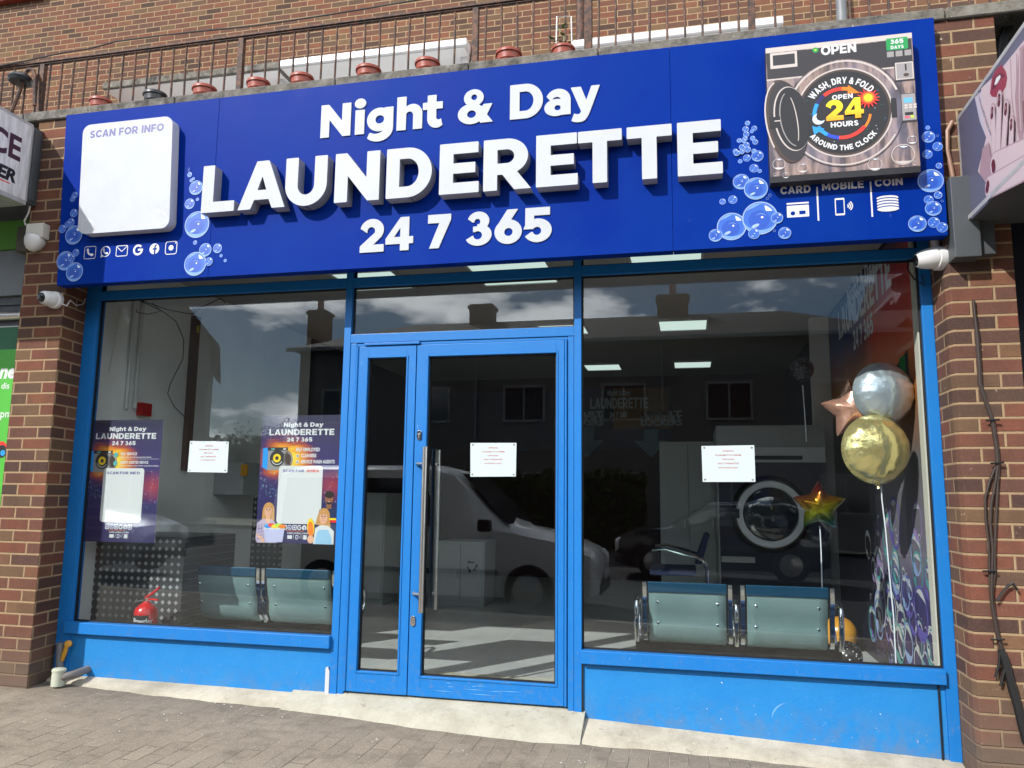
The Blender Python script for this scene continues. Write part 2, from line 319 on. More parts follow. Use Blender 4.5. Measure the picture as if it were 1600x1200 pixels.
def loops_of(ch, res=72):
    if ch in _LC: return _LC[ch]
    wd, f = GL[ch]; h = 1.0 / res; x0, y0 = -0.06, -0.33
    nx = int((wd + .14) / h) + 2; ny = int(1.42 / h) + 2
    xs = x0 + np.arange(nx) * h + 1e-5; ys = y0 + np.arange(ny) * h + 1e-5
    X, Y = np.meshgrid(xs, ys); D = f(X, Y); D = np.where(np.abs(D) < 1e-7, 1e-7, D); Ins = D < 0
    k = (Ins[:-1, :-1].astype(int) + 2 * Ins[:-1, 1:] + 4 * Ins[1:, 1:] + 8 * Ins[1:, :-1])
    T = {1: [(3, 0)], 2: [(0, 1)], 3: [(3, 1)], 4: [(1, 2)], 5: [(3, 2), (1, 0)], 6: [(0, 2)], 7: [(3, 2)], 8: [(2, 3)], 9: [(2, 0)], 10: [(0, 3), (2, 1)], 11: [(2, 1)], 12: [(1, 3)], 13: [(1, 0)], 14: [(0, 3)]}
    nxt = {}
    for j, i in zip(*np.nonzero((k > 0) & (k < 15))):
        e = [('h', j, i), ('v', j, i + 1), ('h', j + 1, i), ('v', j, i)]
        for a, b in T[int(k[j, i])]: nxt[e[a]] = e[b]
    def pt(e):
        t, j, i = e
        if t == 'h': a, b = D[j, i], D[j, i + 1]; return (xs[i] + h * a / (a - b), ys[j])
        a, b = D[j, i], D[j + 1, i]; return (xs[i], ys[j] + h * a / (a - b))
    loops = []
    while nxt:
        st = next(iter(nxt)); c = st; lp = []
        while c in nxt: lp.append(pt(c)); c = nxt.pop(c)
        if len(lp) > 3:
            keep = []                                   # drop points on straight runs
            n = len(lp)
            for q in range(n):
                (ax, ay), (bx, by), (cx, cy) = keep[-1] if keep else lp[q - 1], lp[q], lp[(q + 1) % n]
                if not keep or abs((bx - ax) * (cy - ay) - (by - ay) * (cx - ax)) > 1.2e-5: keep.append(lp[q])
            loops.append(keep)
    _LC[ch] = (wd, loops); return _LC[ch]
def curve_mesh(loops, depth=0.0):
    cu = bpy.data.curves.new('c', 'CURVE'); cu.dimensions = '2D'; cu.fill_mode = 'BOTH'; cu.extrude = depth / 2
    for lp in loops:
        sp = cu.splines.new('POLY'); sp.points.add(len(lp) - 1); sp.use_cyclic_u = True
        for p, q in zip(sp.points, lp): p.co = (q[0], q[1], 0, 1)
    o = bpy.data.objects.new('c', cu); me = bpy.data.meshes.new_from_object(o)
    vs = [tuple(v.co) for v in me.vertices]; fs = [tuple(p.vertices) for p in me.polygons]
    bpy.data.objects.remove(o); bpy.data.curves.remove(cu); bpy.data.meshes.remove(me)
    return vs, fs
def glyph_mesh(ch, depth=0.0, cap_only=False):
    wd, loops = loops_of(ch); vs, fs = curve_mesh(loops, depth); return wd, vs, fs
_TC = {}
def text_mesh(s, off=0.0, sx=1.0, shear=0.0):
    key = (s, off, shear)
    if key not in _TC:
        cu = bpy.data.curves.new('t', 'FONT'); cu.body = s; cu.offset = off; cu.resolution_u = 3; cu.shear = shear
        o = bpy.data.objects.new('t', cu); me = bpy.data.meshes.new_from_object(o)
        vs = np.array([tuple(v.co) for v in me.vertices]) if len(me.vertices) else np.zeros((0, 3)); fs = [tuple(p.vertices) for p in me.polygons]
        bpy.data.objects.remove(o); bpy.data.curves.remove(cu); bpy.data.meshes.remove(me)
        _TC[key] = (vs, fs)
    return _TC[key]
CAPH = 0.72

class Print:
    """flat artwork in its own plane: u right, v up; each shape lies a hair proud of whatever it overlaps"""
    GAP = 0.00035
    def __init__(s): s.mb = MB(); s.mats = []; s.k = 0; s.bb = []
    def mi(s, m):
        if m not in s.mats: s.mats.append(m)
        return s.mats.index(m)
    def put(s, uv, fs, m):
        a = np.array(uv, float); lo, hi = a.min(0), a.max(0); k = 0
        for (x0, y0, x1, y1, q) in s.bb:
            if q > k and x0 < hi[0] and x1 > lo[0] and y0 < hi[1] and y1 > lo[1]: k = q
        k += 1; s.bb.append((lo[0], lo[1], hi[0], hi[1], k))
        s.mb.add([(u, -s.GAP * k, v) for u, v in a], fs, s.mi(m))
    def poly(s, pts, m): s.put(pts, [list(range(len(pts)))], m)
    def rect(s, u0, u1, v0, v1, m, r=0.0):
        if r <= 0: s.poly([(u0, v0), (u1, v0), (u1, v1), (u0, v1)], m); return
        pts = []
        for cx, cy, a0 in ((u1 - r, v0 + r, -90), (u1 - r, v1 - r, 0), (u0 + r, v1 - r, 90), (u0 + r, v0 + r, 180)):
            for i in range(7): a = R(a0 + 15 * i); pts.append((cx + r * math.cos(a), cy + r * math.sin(a)))
        s.poly(pts, m)
    def ell(s, cu, cv, ru, rv, m, rot=0.0, seg=36):
        c, q = math.cos(rot), math.sin(rot)
        s.poly([(cu + ru * math.cos(2 * math.pi * i / seg) * c - rv * math.sin(2 * math.pi * i / seg) * q, cv + ru * math.cos(2 * math.pi * i / seg) * q + rv * math.sin(2 * math.pi * i / seg) * c) for i in range(seg)], m)
    def ring(s, cu, cv, ru, rv, t, m, a0=0, a1=360, rot=0.0, seg=40, taper=False):
        c, q = math.cos(rot), math.sin(rot); n = max(4, int(seg * abs(a1 - a0) / 360)); vs = []; fs = []
        for i in range(n + 1):
            a = R(a0 + (a1 - a0) * i / n); tt = t * (math.sin(math.pi * i / n) if taper else 1)
            for e in (0, tt):
                x = (ru - e) * math.cos(a); y = (rv - e) * math.sin(a); vs.append((cu + x * c - y * q, cv + x * q + y * c))
            if i < n: fs.append((2 * i, 2 * i + 2, 2 * i + 3, 2 * i + 1))
        s.put(vs, fs, m)
    def line(s, pts, t, m):
        for (a, b), (c, d) in zip(pts[:-1], pts[1:]):
            l = math.hypot(c - a, d - b) or 1; nu, nv = -(d - b) / l * t / 2, (c - a) / l * t / 2
            s.poly([(a - nu, b - nv), (c - nu, d - nv), (c + nu, d + nv), (a + nu, b + nv)], m)
    def text(s, body, u, v, h, m, width=None, off=0.02, align='l', rot=0.0, sx=1.0, shear=0.0):
        vs, fs = text_mesh(body, off, 1, shear)
        if not len(vs): return
        k = h / CAPH; lo, hi = vs[:, 0].min(), vs[:, 0].max(); kx = k * sx if width is None else width / (hi - lo)
        wd = (hi - lo) * kx; sh = {'l': 0, 'c': -wd / 2, 'r': -wd}[align]; c, q = math.cos(rot), math.sin(rot)
        P = []
        for x, y, z in vs:
            a = (x - lo) * kx + sh; b = y * k; P.append((u + a * c - b * q, v + a * q + b * c))
        s.put(P, fs, m)
    def arctext(s, body, cu, cv, r, a_mid, h, m, inside=False, gap=.1, sx=1.0, space=.4):
        tot = 0; items = []
        for ch in body:
            if ch == ' ': tot += space; continue
            wd = GL[ch][0]; items.append((ch, tot + wd / 2)); tot += wd + gap
        tot -= gap
        for ch, x in items:
            d = (x - tot / 2) * h * sx / (r + (h * .5 if not inside else -h * .5)); a = a_mid + d if inside else a_mid - d
            th = a + math.pi / 2 if inside else a - math.pi / 2; c, q = math.cos(th), math.sin(th); wd, vs, fs = glyph_mesh(ch)
            pu, pv = cu + r * math.cos(a), cv + r * math.sin(a)
            s.put([(pu + (x_ - wd / 2) * h * sx * c - y_ * h * q, pv + (x_ - wd / 2) * h * sx * q + y_ * h * c) for x_, y_, z_ in vs], fs, m)
    def glyphs(s, body, u, v, h, width, m, gap=0.09, space=0.34):
        tot = 0; items = []
        for ch in body:
            if ch == ' ': tot += space; continue
            wd = GL[ch][0]; items.append((ch, tot)); tot += wd + gap
        tot -= gap; kx = width / tot
        for ch, x in items:
            wd, vs, fs = glyph_mesh(ch); s.put([(u + (x + a) * kx, v + b * h) for a, b, c in vs], fs, m)
    def build(s, name, loc, rot=0.0, parent=None, **kw):
        me = bpy.data.meshes.new(name); me.from_pydata(s.mb.v, [], s.mb.f)
        for m in s.mats: me.materials.append(m)
        me.polygons.foreach_set('material_index', s.mb.mi)
        o = bpy.data.objects.new(name, me); COL.objects.link(o)
        if parent is not None: o.parent = parent; o.location = Vector(loc) - wloc(parent)
        else: o.location = loc
        o.rotation_euler = (0, 0, rot)
        return tag(o, **kw)

# ------------------------------------------------------------------ materials
M = {}
M['brick'] = brick_mat('pillar_brick', dirt=True, k=.70)
M['brick_r'] = brick_mat('pillar_brick_speckled', speck=True, k=.76, dirt=True)
M['brick_up'] = brick_mat('upper_brick', k=.76, z0=0.02, tint=.10)
M['brick_far'] = brick_mat('far_brick', k=0.8)
def frame_blue():
    n = N('blue_powder_coat'); f = n.noise(n.pos(), 5, 5, 0.6); g = n.noise(n.pos(), 60, 4, 0.7)
    c = n.mix(n.rng(f, 0.35, 0.7, 0, 0.14), rgb(26, 130, 216, 0.68), rgb(46, 146, 222, 0.70))
    p = n.sep(n.pos()); dn = n.noise(n.pos(), 26, 6, .7); low = n.rng(p[2], .12, .55, 1.0, .12)
    c = n.mix(n.math('MULTIPLY', n.math('MULTIPLY', n.rng(dn, .52, .66), low), .5), c, rgb(120, 136, 150, .7))
    sx = n.noise(n.comb(n.math('MULTIPLY', p[0], 40.0), n.math('MULTIPLY', p[2], 6.0)), 2.0, 3, .6); c = n.mix(n.rng(sx, .70, .74, 0, .35), c, rgb(196, 214, 230, .8))
    return n.bsdf(c, n.rng(g, 0.3, 0.7, 0.34, 0.5), 0, n.bump(g, 0.0006), 0.4)
M['blue'] = frame_blue()
def riser_blue():
    n = N('blue_painted_render'); p = n.sep(n.pos()); f = n.noise(n.pos(), 3, 6, 0.65); g = n.noise(n.pos(), 45, 5, 0.65)
    c = n.mix(n.rng(f, 0.35, 0.72, 0, 0.4), rgb(34, 142, 222, 0.66), rgb(60, 158, 226, 0.68))
    sc = n.math('MULTIPLY', n.rng(g, 0.66, 0.72), n.rng(p[2], 0.12, 0.38, 1.0, 0.05))
    c = n.mix(n.math('MULTIPLY', sc, 0.7), c, rgb(190, 190, 180, 0.8))
    g2 = n.noise(n.pos(), 11, 6, 0.7)
    c = n.mix(n.math('MULTIPLY', n.math('MULTIPLY', n.rng(g2, 0.42, 0.62), n.rng(p[2], 0.05, 0.3, 1.0, 0.0)), 0.45), c, rgb(120, 120, 112, 0.8))
    return n.bsdf(c, 0.5, 0, n.bump(g, 0.0015), 0.35)
M['riser'] = riser_blue()
def sign_blue():
    n = N('blue_sign_panel'); f = n.noise(n.pos(), 2.4, 4, 0.5); g = n.noise(n.pos(), 30, 6, 0.7)
    c = n.mix(n.rng(f, 0.35, 0.7, 0, 0.35), rgb(0, 50, 160, 0.62), rgb(12, 72, 168, 0.64))
    c = n.mix(n.rng(g, 0.68, 0.74, 0, 0.12), c, rgb(150, 165, 215))
    return n.bsdf(c, n.rng(f, 0.3, 0.7, 0.40, 0.52), 0, n.bump(f, 0.002), 0.045)
M['sign'] = sign_blue()
M['white'] = simple('white_acrylic', (0.46, 0.485, 0.515, 1), 0.5, 0, 0.05, 6, spec=.2)
M['white_print'] = flat('white_print', 246, 247, 248, 0.4, 0.66)
def perforated():
    n = N('perforated_return'); p = n.sep(n.pos())
    a = n.math('SINE', n.math('MULTIPLY', n.math('ADD', n.math('ADD', p[0], p[1]), p[2]), 620)); b = n.math('SINE', n.math('MULTIPLY', n.math('SUBTRACT', n.math('ADD', p[0], p[1]), p[2]), 620))
    f = n.rng(n.math('MULTIPLY', a, b), -0.2, 0.35)
    return n.bsdf(n.mix(f, rgb(88, 92, 106), rgb(166, 168, 178)), 0.6)
M['return'] = perforated()
M['greyreturn'] = simple('grey_box_return', rgb(178, 180, 190), 0.5, 0, 0.08)
def concrete(name, a, b, sc=5, speck=True, rough=0.9):
    n = N(name); f = n.noise(n.pos(), sc, 8, 0.65); g = n.noise(n.pos(), 90, 4, 0.7); c = n.mix(n.rng(f, 0.3, 0.72), a, b)
    c = n.mix(n.rng(g, 0.55, 0.8, 0, 0.35), c, rgb(110, 100, 86)); st = n.noise(n.pos(), 2.3, 8, 0.72); c = n.mix(n.rng(st, 0.46, 0.68, 0, 0.6), c, rgb(128, 122, 106, 1.0)); cr = n.noise(n.pos(), 16, 6, 0.75); c = n.mix(n.rng(cr, 0.60, 0.70, 0, 0.5), c, rgb(92, 86, 76, 0.78))
    if speck:
        v = n.n('ShaderNodeTexVoronoi'); n.l(n.pos(), v.inputs['Vector']); v.inputs['Scale'].default_value = 42
        big = n.noise(n.pos(), 9, 3, 0.6)
        c = n.mix(n.math('MULTIPLY', n.rng(v.outputs['Distance'], 0.13, 0.07), n.rng(big, 0.52, 0.6)), c, rgb(225, 220, 205))
    return n.bsdf(c, rough, 0, n.bump(n.math('ADD', f, n.math('MULTIPLY', g, 0.25)), 0.012), 0.2)
M['screed'] = concrete('pale_screed', rgb(190, 183, 166, 0.98), rgb(162, 154, 138, 0.98))
M['ramp'] = concrete('ramp_concrete', rgb(184, 181, 166, 0.96), rgb(160, 156, 140, 0.96), 4, False)
M['slab'] = concrete('weathered_slab', rgb(150, 146, 138, 0.8), rgb(40, 39, 37, 0.8), 13, True)
M['soffit'] = simple('slab_soffit', rgb(110, 106, 100, 0.6), 0.9, 0, 0.3, 5)
def pavers():
    n = N('block_paving'); p = n.sep(n.pos())
    v = n.math('DIVIDE', n.math('ADD', p[0], 20.03), 0.1); row = n.math('FLOOR', v); fv = n.math('FRACT', v)
    u = n.math('ADD', n.math('DIVIDE', n.math('ADD', p[1], 30.0), 0.2), n.math('FRACT', n.math('MULTIPLY', row, 0.5))); col = n.math('FLOOR', u); fu = n.math('FRACT', u)
    m = n.math('MINIMUM', n.math('MULTIPLY', n.math('MINIMUM', fu, n.math('SUBTRACT', 1.0, fu)), 0.2), n.math('MULTIPLY', n.math('MINIMUM', fv, n.math('SUBTRACT', 1.0, fv)), 0.1))
    wob = n.noise(n.pos(), 60, 4, 0.7); big = n.noise(n.pos(), 2.2, 5, 0.6)
    m = n.math('ADD', m, n.math('MULTIPLY', n.math('SUBTRACT', wob, 0.5), 0.006))
    mask = n.rng(m, 0.0012, 0.0032)
    wn = n.n('ShaderNodeTexWhiteNoise', noise_dimensions='2D'); n.l(n.comb(col, row), wn.inputs['Vector'])
    c = n.ramp(wn.outputs['Value'], [(0, rgb(134, 125, 112, 1.0)), (0.5, rgb(141, 131, 117, 1.0)), (1, rgb(148, 138, 123, 1.0))])
    c = n.mix(n.rng(big, 0.35, 0.7, 0, 0.45), c, rgb(130, 115, 102, 0.9))
    fine = n.noise(n.pos(), 220, 3, 0.7); c = n.mix(n.rng(fine, 0.45, 0.75, 0, 0.5), c, rgb(100, 90, 78, 1.1))
    vo = n.n('ShaderNodeTexVoronoi'); n.l(n.pos(), vo.inputs['Vector']); vo.inputs['Scale'].default_value = 95
    c = n.mix(n.math('MULTIPLY', n.rng(vo.outputs['Distance'], 0.24, 0.1), 0.8), c, rgb(216, 211, 200, 0.84))
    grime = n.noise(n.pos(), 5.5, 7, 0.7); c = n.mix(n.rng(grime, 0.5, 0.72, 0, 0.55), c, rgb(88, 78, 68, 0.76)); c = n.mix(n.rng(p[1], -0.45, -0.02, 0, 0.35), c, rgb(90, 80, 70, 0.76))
    v2 = n.n('ShaderNodeTexVoronoi'); n.l(n.pos(), v2.inputs['Vector']); v2.inputs['Scale'].default_value = 17
    gate = n.noise(n.pos(), 14, 2, 0.6)
    c = n.mix(n.math('MULTIPLY', n.rng(v2.outputs['Distance'], 0.09, 0.06), n.rng(gate, 0.55, 0.58)), c, rgb(60, 52, 46))
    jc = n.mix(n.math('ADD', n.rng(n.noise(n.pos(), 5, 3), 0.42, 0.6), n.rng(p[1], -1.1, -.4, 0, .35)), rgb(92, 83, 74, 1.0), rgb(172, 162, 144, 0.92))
    c = n.mix(mask, jc, c)
    h = n.math('ADD', mask, n.math('MULTIPLY', fine, 0.3))
    return n.bsdf(c, 0.92, 0, n.bump(h, 0.005), 0.2)
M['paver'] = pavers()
M['asphalt'] = simple('asphalt', (0.05, 0.05, 0.052, 1), 0.9, 0, 0.3, 40)
M['iron'] = None
def rust_iron():
    n = N('rusty_painted_iron'); f = n.noise(n.pos(), 24, 6, 0.7)
    c = n.ramp(f, [(0.0, rgb(38, 30, 27)), (0.45, rgb(58, 45, 40)), (0.6, rgb(104, 70, 52)), (1, rgb(126, 92, 74))])
    return n.bsdf(c, 0.7, 0.1, n.bump(f, 0.002))
M['iron'] = rust_iron()
M['terracotta'] = simple('terracotta_plastic', rgb(150, 66, 48, 0.85), 0.45, 0, 0.15, 12)
M['blackplastic'] = simple('black_plastic', rgb(34, 36, 40), 0.4)
M['black'] = simple('black_rubber', rgb(16, 16, 18), 0.6)
M['darkgrey'] = simple('dark_grey_paint', rgb(76, 80, 84, 0.85), 0.5, 0, 0.2, 12)
M['whiteplastic'] = simple('white_plastic', (0.62, 0.62, 0.61, 1), 0.35, 0, 0.04)
M['upvc'] = simple('white_upvc', (0.62, 0.62, 0.63, 1), 0.3, 0, 0.05)
M['steel'] = simple('brushed_steel', (0.62, 0.60, 0.57, 1), 0.28, 1.0, 0.08, 40)
M['chrome'] = simple('chrome', (0.72, 0.73, 0.74, 1), 0.08, 1.0)
M['glass'] = glass_mat()
M['fleaf'] = simple('plant_leaf', rgb(96, 136, 60, 0.7), 0.5, 0, 0.3, 30)
M['galv'] = simple('grey_downpipe', rgb(120, 124, 128, 0.8), 0.5, 0, 0.2)

# ------------------------------------------------------------------ ground
def gz(X, Y): return 0.150 - 0.0215 * (X - 0.084) + 0.018 * min(Y, 0) - 0.028
def sheet(name, xs, ys, zf, mat, label=None, cat=None, kind='structure', skirt=0.0):
    rows = [[(x, y, zf(x, y)) for x in xs] for y in ys]
    mb = MB(); mb.grid(rows); return mb.build(name, mat, kind=kind)
KERB_Y = -4.3
def axis(a, b, s): n = max(1, int(round((b - a) / s))); return [a + (b - a) * i / n for i in range(n + 1)]
mb = MB(); mb.grid([[(x, y, -0.55) for x in (-400, 400)] for y in (-400, 400)])
mb.build('ground', simple('far_ground', rgb(92, 94, 84, 0.6), 0.95, 0, 0.3, 1.0), kind='structure')
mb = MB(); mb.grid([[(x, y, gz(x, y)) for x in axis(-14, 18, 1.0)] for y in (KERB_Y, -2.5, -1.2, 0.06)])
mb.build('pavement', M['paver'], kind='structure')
mb = MB(); mb.hexa([(-14, KERB_Y - .12, gz(-14, KERB_Y) - .3), (18, KERB_Y - .12, gz(18, KERB_Y) - .3), (18, KERB_Y, gz(18, KERB_Y) - .3), (-14, KERB_Y, gz(-14, KERB_Y) - .3)],
                   [(-14, KERB_Y - .12, gz(-14, KERB_Y) + .004), (18, KERB_Y - .12, gz(18, KERB_Y) + .004), (18, KERB_Y, gz(18, KERB_Y) + .004), (-14, KERB_Y, gz(-14, KERB_Y) + .004)])
mb.build('kerb', M['screed'], kind='structure')
mb = MB(); mb.grid([[(x, y, gz(x, KERB_Y) - .12) for x in axis(-40, 44, 4)] for y in (-19.0, -12, KERB_Y - .12)])
mb.build('road', M['asphalt'], kind='structure')
mb = MB(); mb.grid([[(x, y, gz(x, KERB_Y)) for x in axis(-40, 44, 4)] for y in (-24.0, -19.0)])
mb.build('pavement', M['screed'], kind='structure')

def rough_edge(pts, amp, seed, step=0.09):
    rnd = random.Random(seed); o = []
    for (a, b), (c, d) in zip(pts[:-1], pts[1:]):
        n = max(1, int(math.hypot(c - a, d - b) / step))
        for i in range(n): t = i / n; o.append((a + (c - a) * t, b + (d - b) * t + rnd.uniform(-amp, amp)))
    o.append(pts[-1]); return o
def strip(name, front, zf_back, zf_front, mat, back_y=0.05):
    rows = []
    for t in (0, 0.45, 0.85, 1.0):
        rows.append([(x, back_y + (y - back_y) * t, (zf_back(x) * (1 - t) + (zf_front(x, y) + .006) * t) + (0.012 * (1 - t) if t < 1 else -0.02)) for x, y in front])
    mb = MB(); mb.grid(rows); return mb.build(name, mat, kind='structure', smooth=True)
def fpt(px, py, dz=0.0):       # pixel on the pavement plane
    p = atZ(px, py, 0.1)
    for _ in range(6): p = atZ(px, py, gz(p[0], p[1]) + dz)
    return p[0], p[1]
gl = [fpt(*q) for q in ((70, 1064), (160, 1078), (280, 1092), (400, 1104), (482, 1113))]
strip('concrete_apron', rough_edge(gl, .012, 1), lambda x: 0.152, gz, M['screed'])
gr_ = [fpt(*q) for q in ((880, 1163), (1000, 1172), (1150, 1187), (1300, 1204), (1430, 1222), (1530, 1232))]
strip('concrete_apron', rough_edge(gr_, .014, 2), lambda x: 0.125 - (x - 3.4) * 0.043, gz, M['screed'])
gm = [fpt(*q) for q in ((470, 1112), (560, 1124), (640, 1137), (740, 1150), (830, 1160), (893, 1163))]
gm = [(1.60, gm[0][1])] + gm[1:-1] + [(3.40, gm[-1][1])]
strip('door_ramp', rough_edge(gm, .006, 3), lambda x: 0.168, lambda x, y: gz(x, y) + .008, M['ramp'])

# ------------------------------------------------------------------ brick building: pillars, slab, upper wall
bld = thing('brick_building', 'red-brown brick building with first floor terrace, brick pillars and flats above the launderette', 'building', (2.6, 0.6, 0))
mb = MB(); mb.prism([(-.44, .12, -.02), (-.44, -.25, -.02), (-.093, -.25, -.02), (-.139, -.002, -.02), (-.139, .12, -.02)], (0, 0, 4.0)); mb.build('pillar', M['brick'], bld, bevel=.004, seg=1, label='square brick pillar with dark grimy foot by the green hoarding')
mb = MB(); mb.prism([(5.322, .12, -.02), (5.321, -.21, -.02), (5.336, -.25, -.02), (5.64, -.25, -.02), (5.64, .12, -.02)], (0, 0, 4.0))
mb.build('pillar', M['brick_r'], bld, bevel=.003, seg=1, label='brick pillar with a canted corner and cables fixed to it')
# terrace slab in cast lengths
xs = [-2.2, -.56, .66, 1.83, 2.72, 3.52, 5.4, 5.95, 8.0]
for a, b in zip(xs[:-1], xs[1:]):
    mb = MB(); mb.box(a + .003, b - .003, -.27, .9, 3.938, 4.006); mb.build('coping_slab', M['slab'], bld, bevel=.006, seg=1)
mb = MB(); mb.box(-2.2, 8, .0, 7.4, 3.2, 3.98); mb.build('terrace_slab', M['soffit'], bld)
mb = MB(); mb.box(-2.2, 8, .9, 7.4, 3.99, 4.04); mb.build('terrace_floor', simple('bounce_pale_screed', (.55, .54, .52, 1), .9, 0, .1), bld)  # unseen floor, made pale to bounce light up under the canopies
mb = MB(); mb.box(-.6, 5.8, -.18, .1, 3.02, 3.2); mb.box(-.145, 5.322, -.12, -.02, 3.2, 3.97); mb.build('lintel', M['soffit'], bld)
mb = MB(); mb.box(-9, 14, 3.8, 4.1, 4.0, 11.5); mb.build('upper_wall', M['brick_up'], bld)
def canopy(px0, px1, pytop0, ybot, mat, label, proj=1.0, th=.085):
    Yf = 3.8 - proj; a = atY(px0, pytop0, Yf); b = atY(px1, ybot, Yf)
    mb = MB(); z1 = (a[2] + b[2]) / 2
    mb.box(a[0], b[0], Yf, 3.8, z1 - th, z1)
    mb.build('door_canopy', mat, bld, bevel=.01, seg=1, label=label)
    mb = MB(); mb.box(a[0] + .03, b[0] - .03, Yf + .03, 3.79, z1 - th - .012, z1 - th - .001); mb.build('canopy_soffit', simple('pale_soffit_board', (.75, .75, .75, 1), .7), bld)
    return a[0], b[0], z1 - th
ca = canopy(160, 436, 128, 96, M['slab'], 'weathered grey concrete door canopy')
cb = canopy(436, 729, 92, 60, M['upvc'], 'white clad door canopy')
cc = canopy(893, 1224, 62, 24, M['upvc'], 'long white clad door canopy')
for (a, b, z) in (ca, cb, cc):
    for x in (b - .12,):
        mb = MB(); mb.box(x, x + .07, 3.0, 3.79, z - 1.2, z - .004); mb.build('canopy_post', M['upvc'], bld, bevel=.005)
mb = MB(); mb.box(ca[0] + .2, cb[1] - .2, 3.74, 3.798, 4.04, ca[2] - .02); mb.build('flat_door', simple('pale_grey_door', rgb(210, 212, 214, 0.85), 0.6), bld)  # one even pale grey across the whole panel
# upper window peeping in at the top corner
mb = MB(); p = atY(-20, 2, 3.7); mb.box(p[0] - 1.5, atY(62, 2, 3.7)[0], 3.7, 3.82, p[2] - .02, p[2] + .1); mb.build('window_sill', M['terracotta'], bld, bevel=.006)
# grey pipe on the wall
pp = atY(1317, 10, 3.6); mb = MB(); mb.cyl((pp[0], 3.68, 4.0), (pp[0], 3.68, 10), .055); mb.build('downpipe', M['galv'], bld, smooth=True)
pp = atY(905, 20, 3.6); mb = MB(); mb.cyl((pp[0], 3.7, 4.0), (pp[0], 3.7, 10), .05); mb.build('downpipe', M['iron'], bld, smooth=True)  # added dark pipe, stands in for a shadow on the brickwork

# railing on the slab edge
RY = -.02
rail = thing('terrace_railing', 'rusty black iron railing along the terrace edge above the blue sign', 'railing', (2.4, RY, 4.006))
mb = MB(); mb.box(-2.2, 8, RY - .022, RY + .022, 4.54, 4.556); mb.box(-2.2, 8, RY - .012, RY + .012, 4.528, 4.541); mb.build('top_rail', M['iron'], rail, bevel=.002, seg=1)
posts = [-2.2, -.68, .98, 2.69, 4.42, 6.05, 7.6]
for x in posts:
    mb = MB(); mb.box(x - .02, x + .02, RY - .018, RY + .018, 4.0, 4.53); mb.box(x - .04, x + .04, RY - .04, RY + .04, 4.006, 4.016); mb.build('post', M['iron'], rail, bevel=.002, seg=1)
mb = MB(); mb.box(3.405, 3.455, RY - .018, RY + .018, 4.1, 4.53); mb.box(3.40, 3.46, RY - .025, RY + .025, 4.0, 4.11); mb.build('post', M['iron'], rail, bevel=.003, seg=1)
x = -2.1
while x < 7.6:
    if all(abs(x - p) > .045 for p in posts + [3.43]):
        mb = MB(); j = random.uniform(-.004, .004); mb.tube([(x + j, RY, 4.0), (x + random.uniform(-.003, .003), RY, 4.29), (x - j, RY, 4.53)], .0075, 6); mb.build('baluster', M['iron'], rail)
    x += .1056
for x in (2.69, -.68):
    mb = MB(); mb.tube([(x - .06, RY + .02, 4.0), (x - .03, RY + .02, 4.3), (x, RY + .02, 4.44)], .009, 6); mb.build('stay', M['iron'], rail)
mb = MB(); pts = [atY(*q, RY - .03) for q in ((-10, 105), (40, 95), (100, 82), (140, 76), (180, 65), (240, 57), (300, 50), (400, 40), (520, 22), (640, 2), (700, -10))]
mb.tube(pts, .006, 6); mb.build('washing_line', M['black'], label='thin black cable strung above the terrace railing', cat='cable')

# plant pots on the slab
def pot(name, label, px, r, mat, Y=-.115, h=.122):
    p = atY(px[0], px[1], Y); z = 4.007
    t = thing(name, label, 'plant pot', (p[0], Y, z), 'plant pots along the terrace edge')
    mb = MB(); mb.lathe([(r * .72, 0), (r * .76, .01), (r * .80, h * .45), (r * .87, h * .5), (r * .87, h * .56), (r * .9, h * .8)], (p[0], Y, z), seg=28); mb.build('pot_body', mat, t, smooth=True)
    mb = MB(); mb.lathe([(r * .92, h * .8), (r, h * .83), (r, h * .93), (r * .95, h), (r * .86, h), (r * .84, h * .82)], (p[0], Y, z), seg=28); mb.build('rim', mat, t, smooth=True)
    mb = MB(); mb.lathe([(r * .8, h * .78), (r * .84, h * .86)], (p[0], Y, z), seg=20); mb.build('soil', M['black'], t)
    return t, p[0], z + h
pot('plant_pot', 'terracotta plastic pot nearest the grey projecting light box', (158, 157), .078, M['terracotta'])
pot('plant_pot', 'the only black plastic pot on the terrace edge', (243, 147), .082, M['blackplastic'])
pot('plant_pot', 'terracotta pot just after the black pot on the terrace edge', (320, 140), .085, M['terracotta'])
pot('plant_pot', 'terracotta pot under the join of the grey and white door canopies', (404, 131), .08, M['terracotta'])
pot('plant_pot', 'terracotta pot above the letter N of Night', (472, 122), .08, M['terracotta'])
pot('plant_pot', 'terracotta pot above the letter g of Night', (576, 110), .085, M['terracotta'])
pot('plant_pot', 'terracotta pot below the middle of the white canopy, above the letter t', (668, 101), .083, M['terracotta'])
pot('plant_pot', 'terracotta pot above the D of Day beside an iron post', (795, 87), .085, M['terracotta'])
t, x, z = pot('plant_pot', 'terracotta pot holding a small green plant and a white hoop', (880, 80), .075, M['terracotta'], h=.11)
mb = MB(); mb.tube([(x - .045, -.115, z - .03), (x - .04, -.115, z + .22), (x + .05, -.115, z + .21), (x + .055, -.115, z - .03)], .0045, 6); mb.build('hoop', M['whiteplastic'], t)
mb = MB(); rnd = random.Random(5)
mb.tube([(x, -.115, z - .02), (x + .005, -.115, z + .08), (x - .03, -.11, z + .14)], .0035, 6)
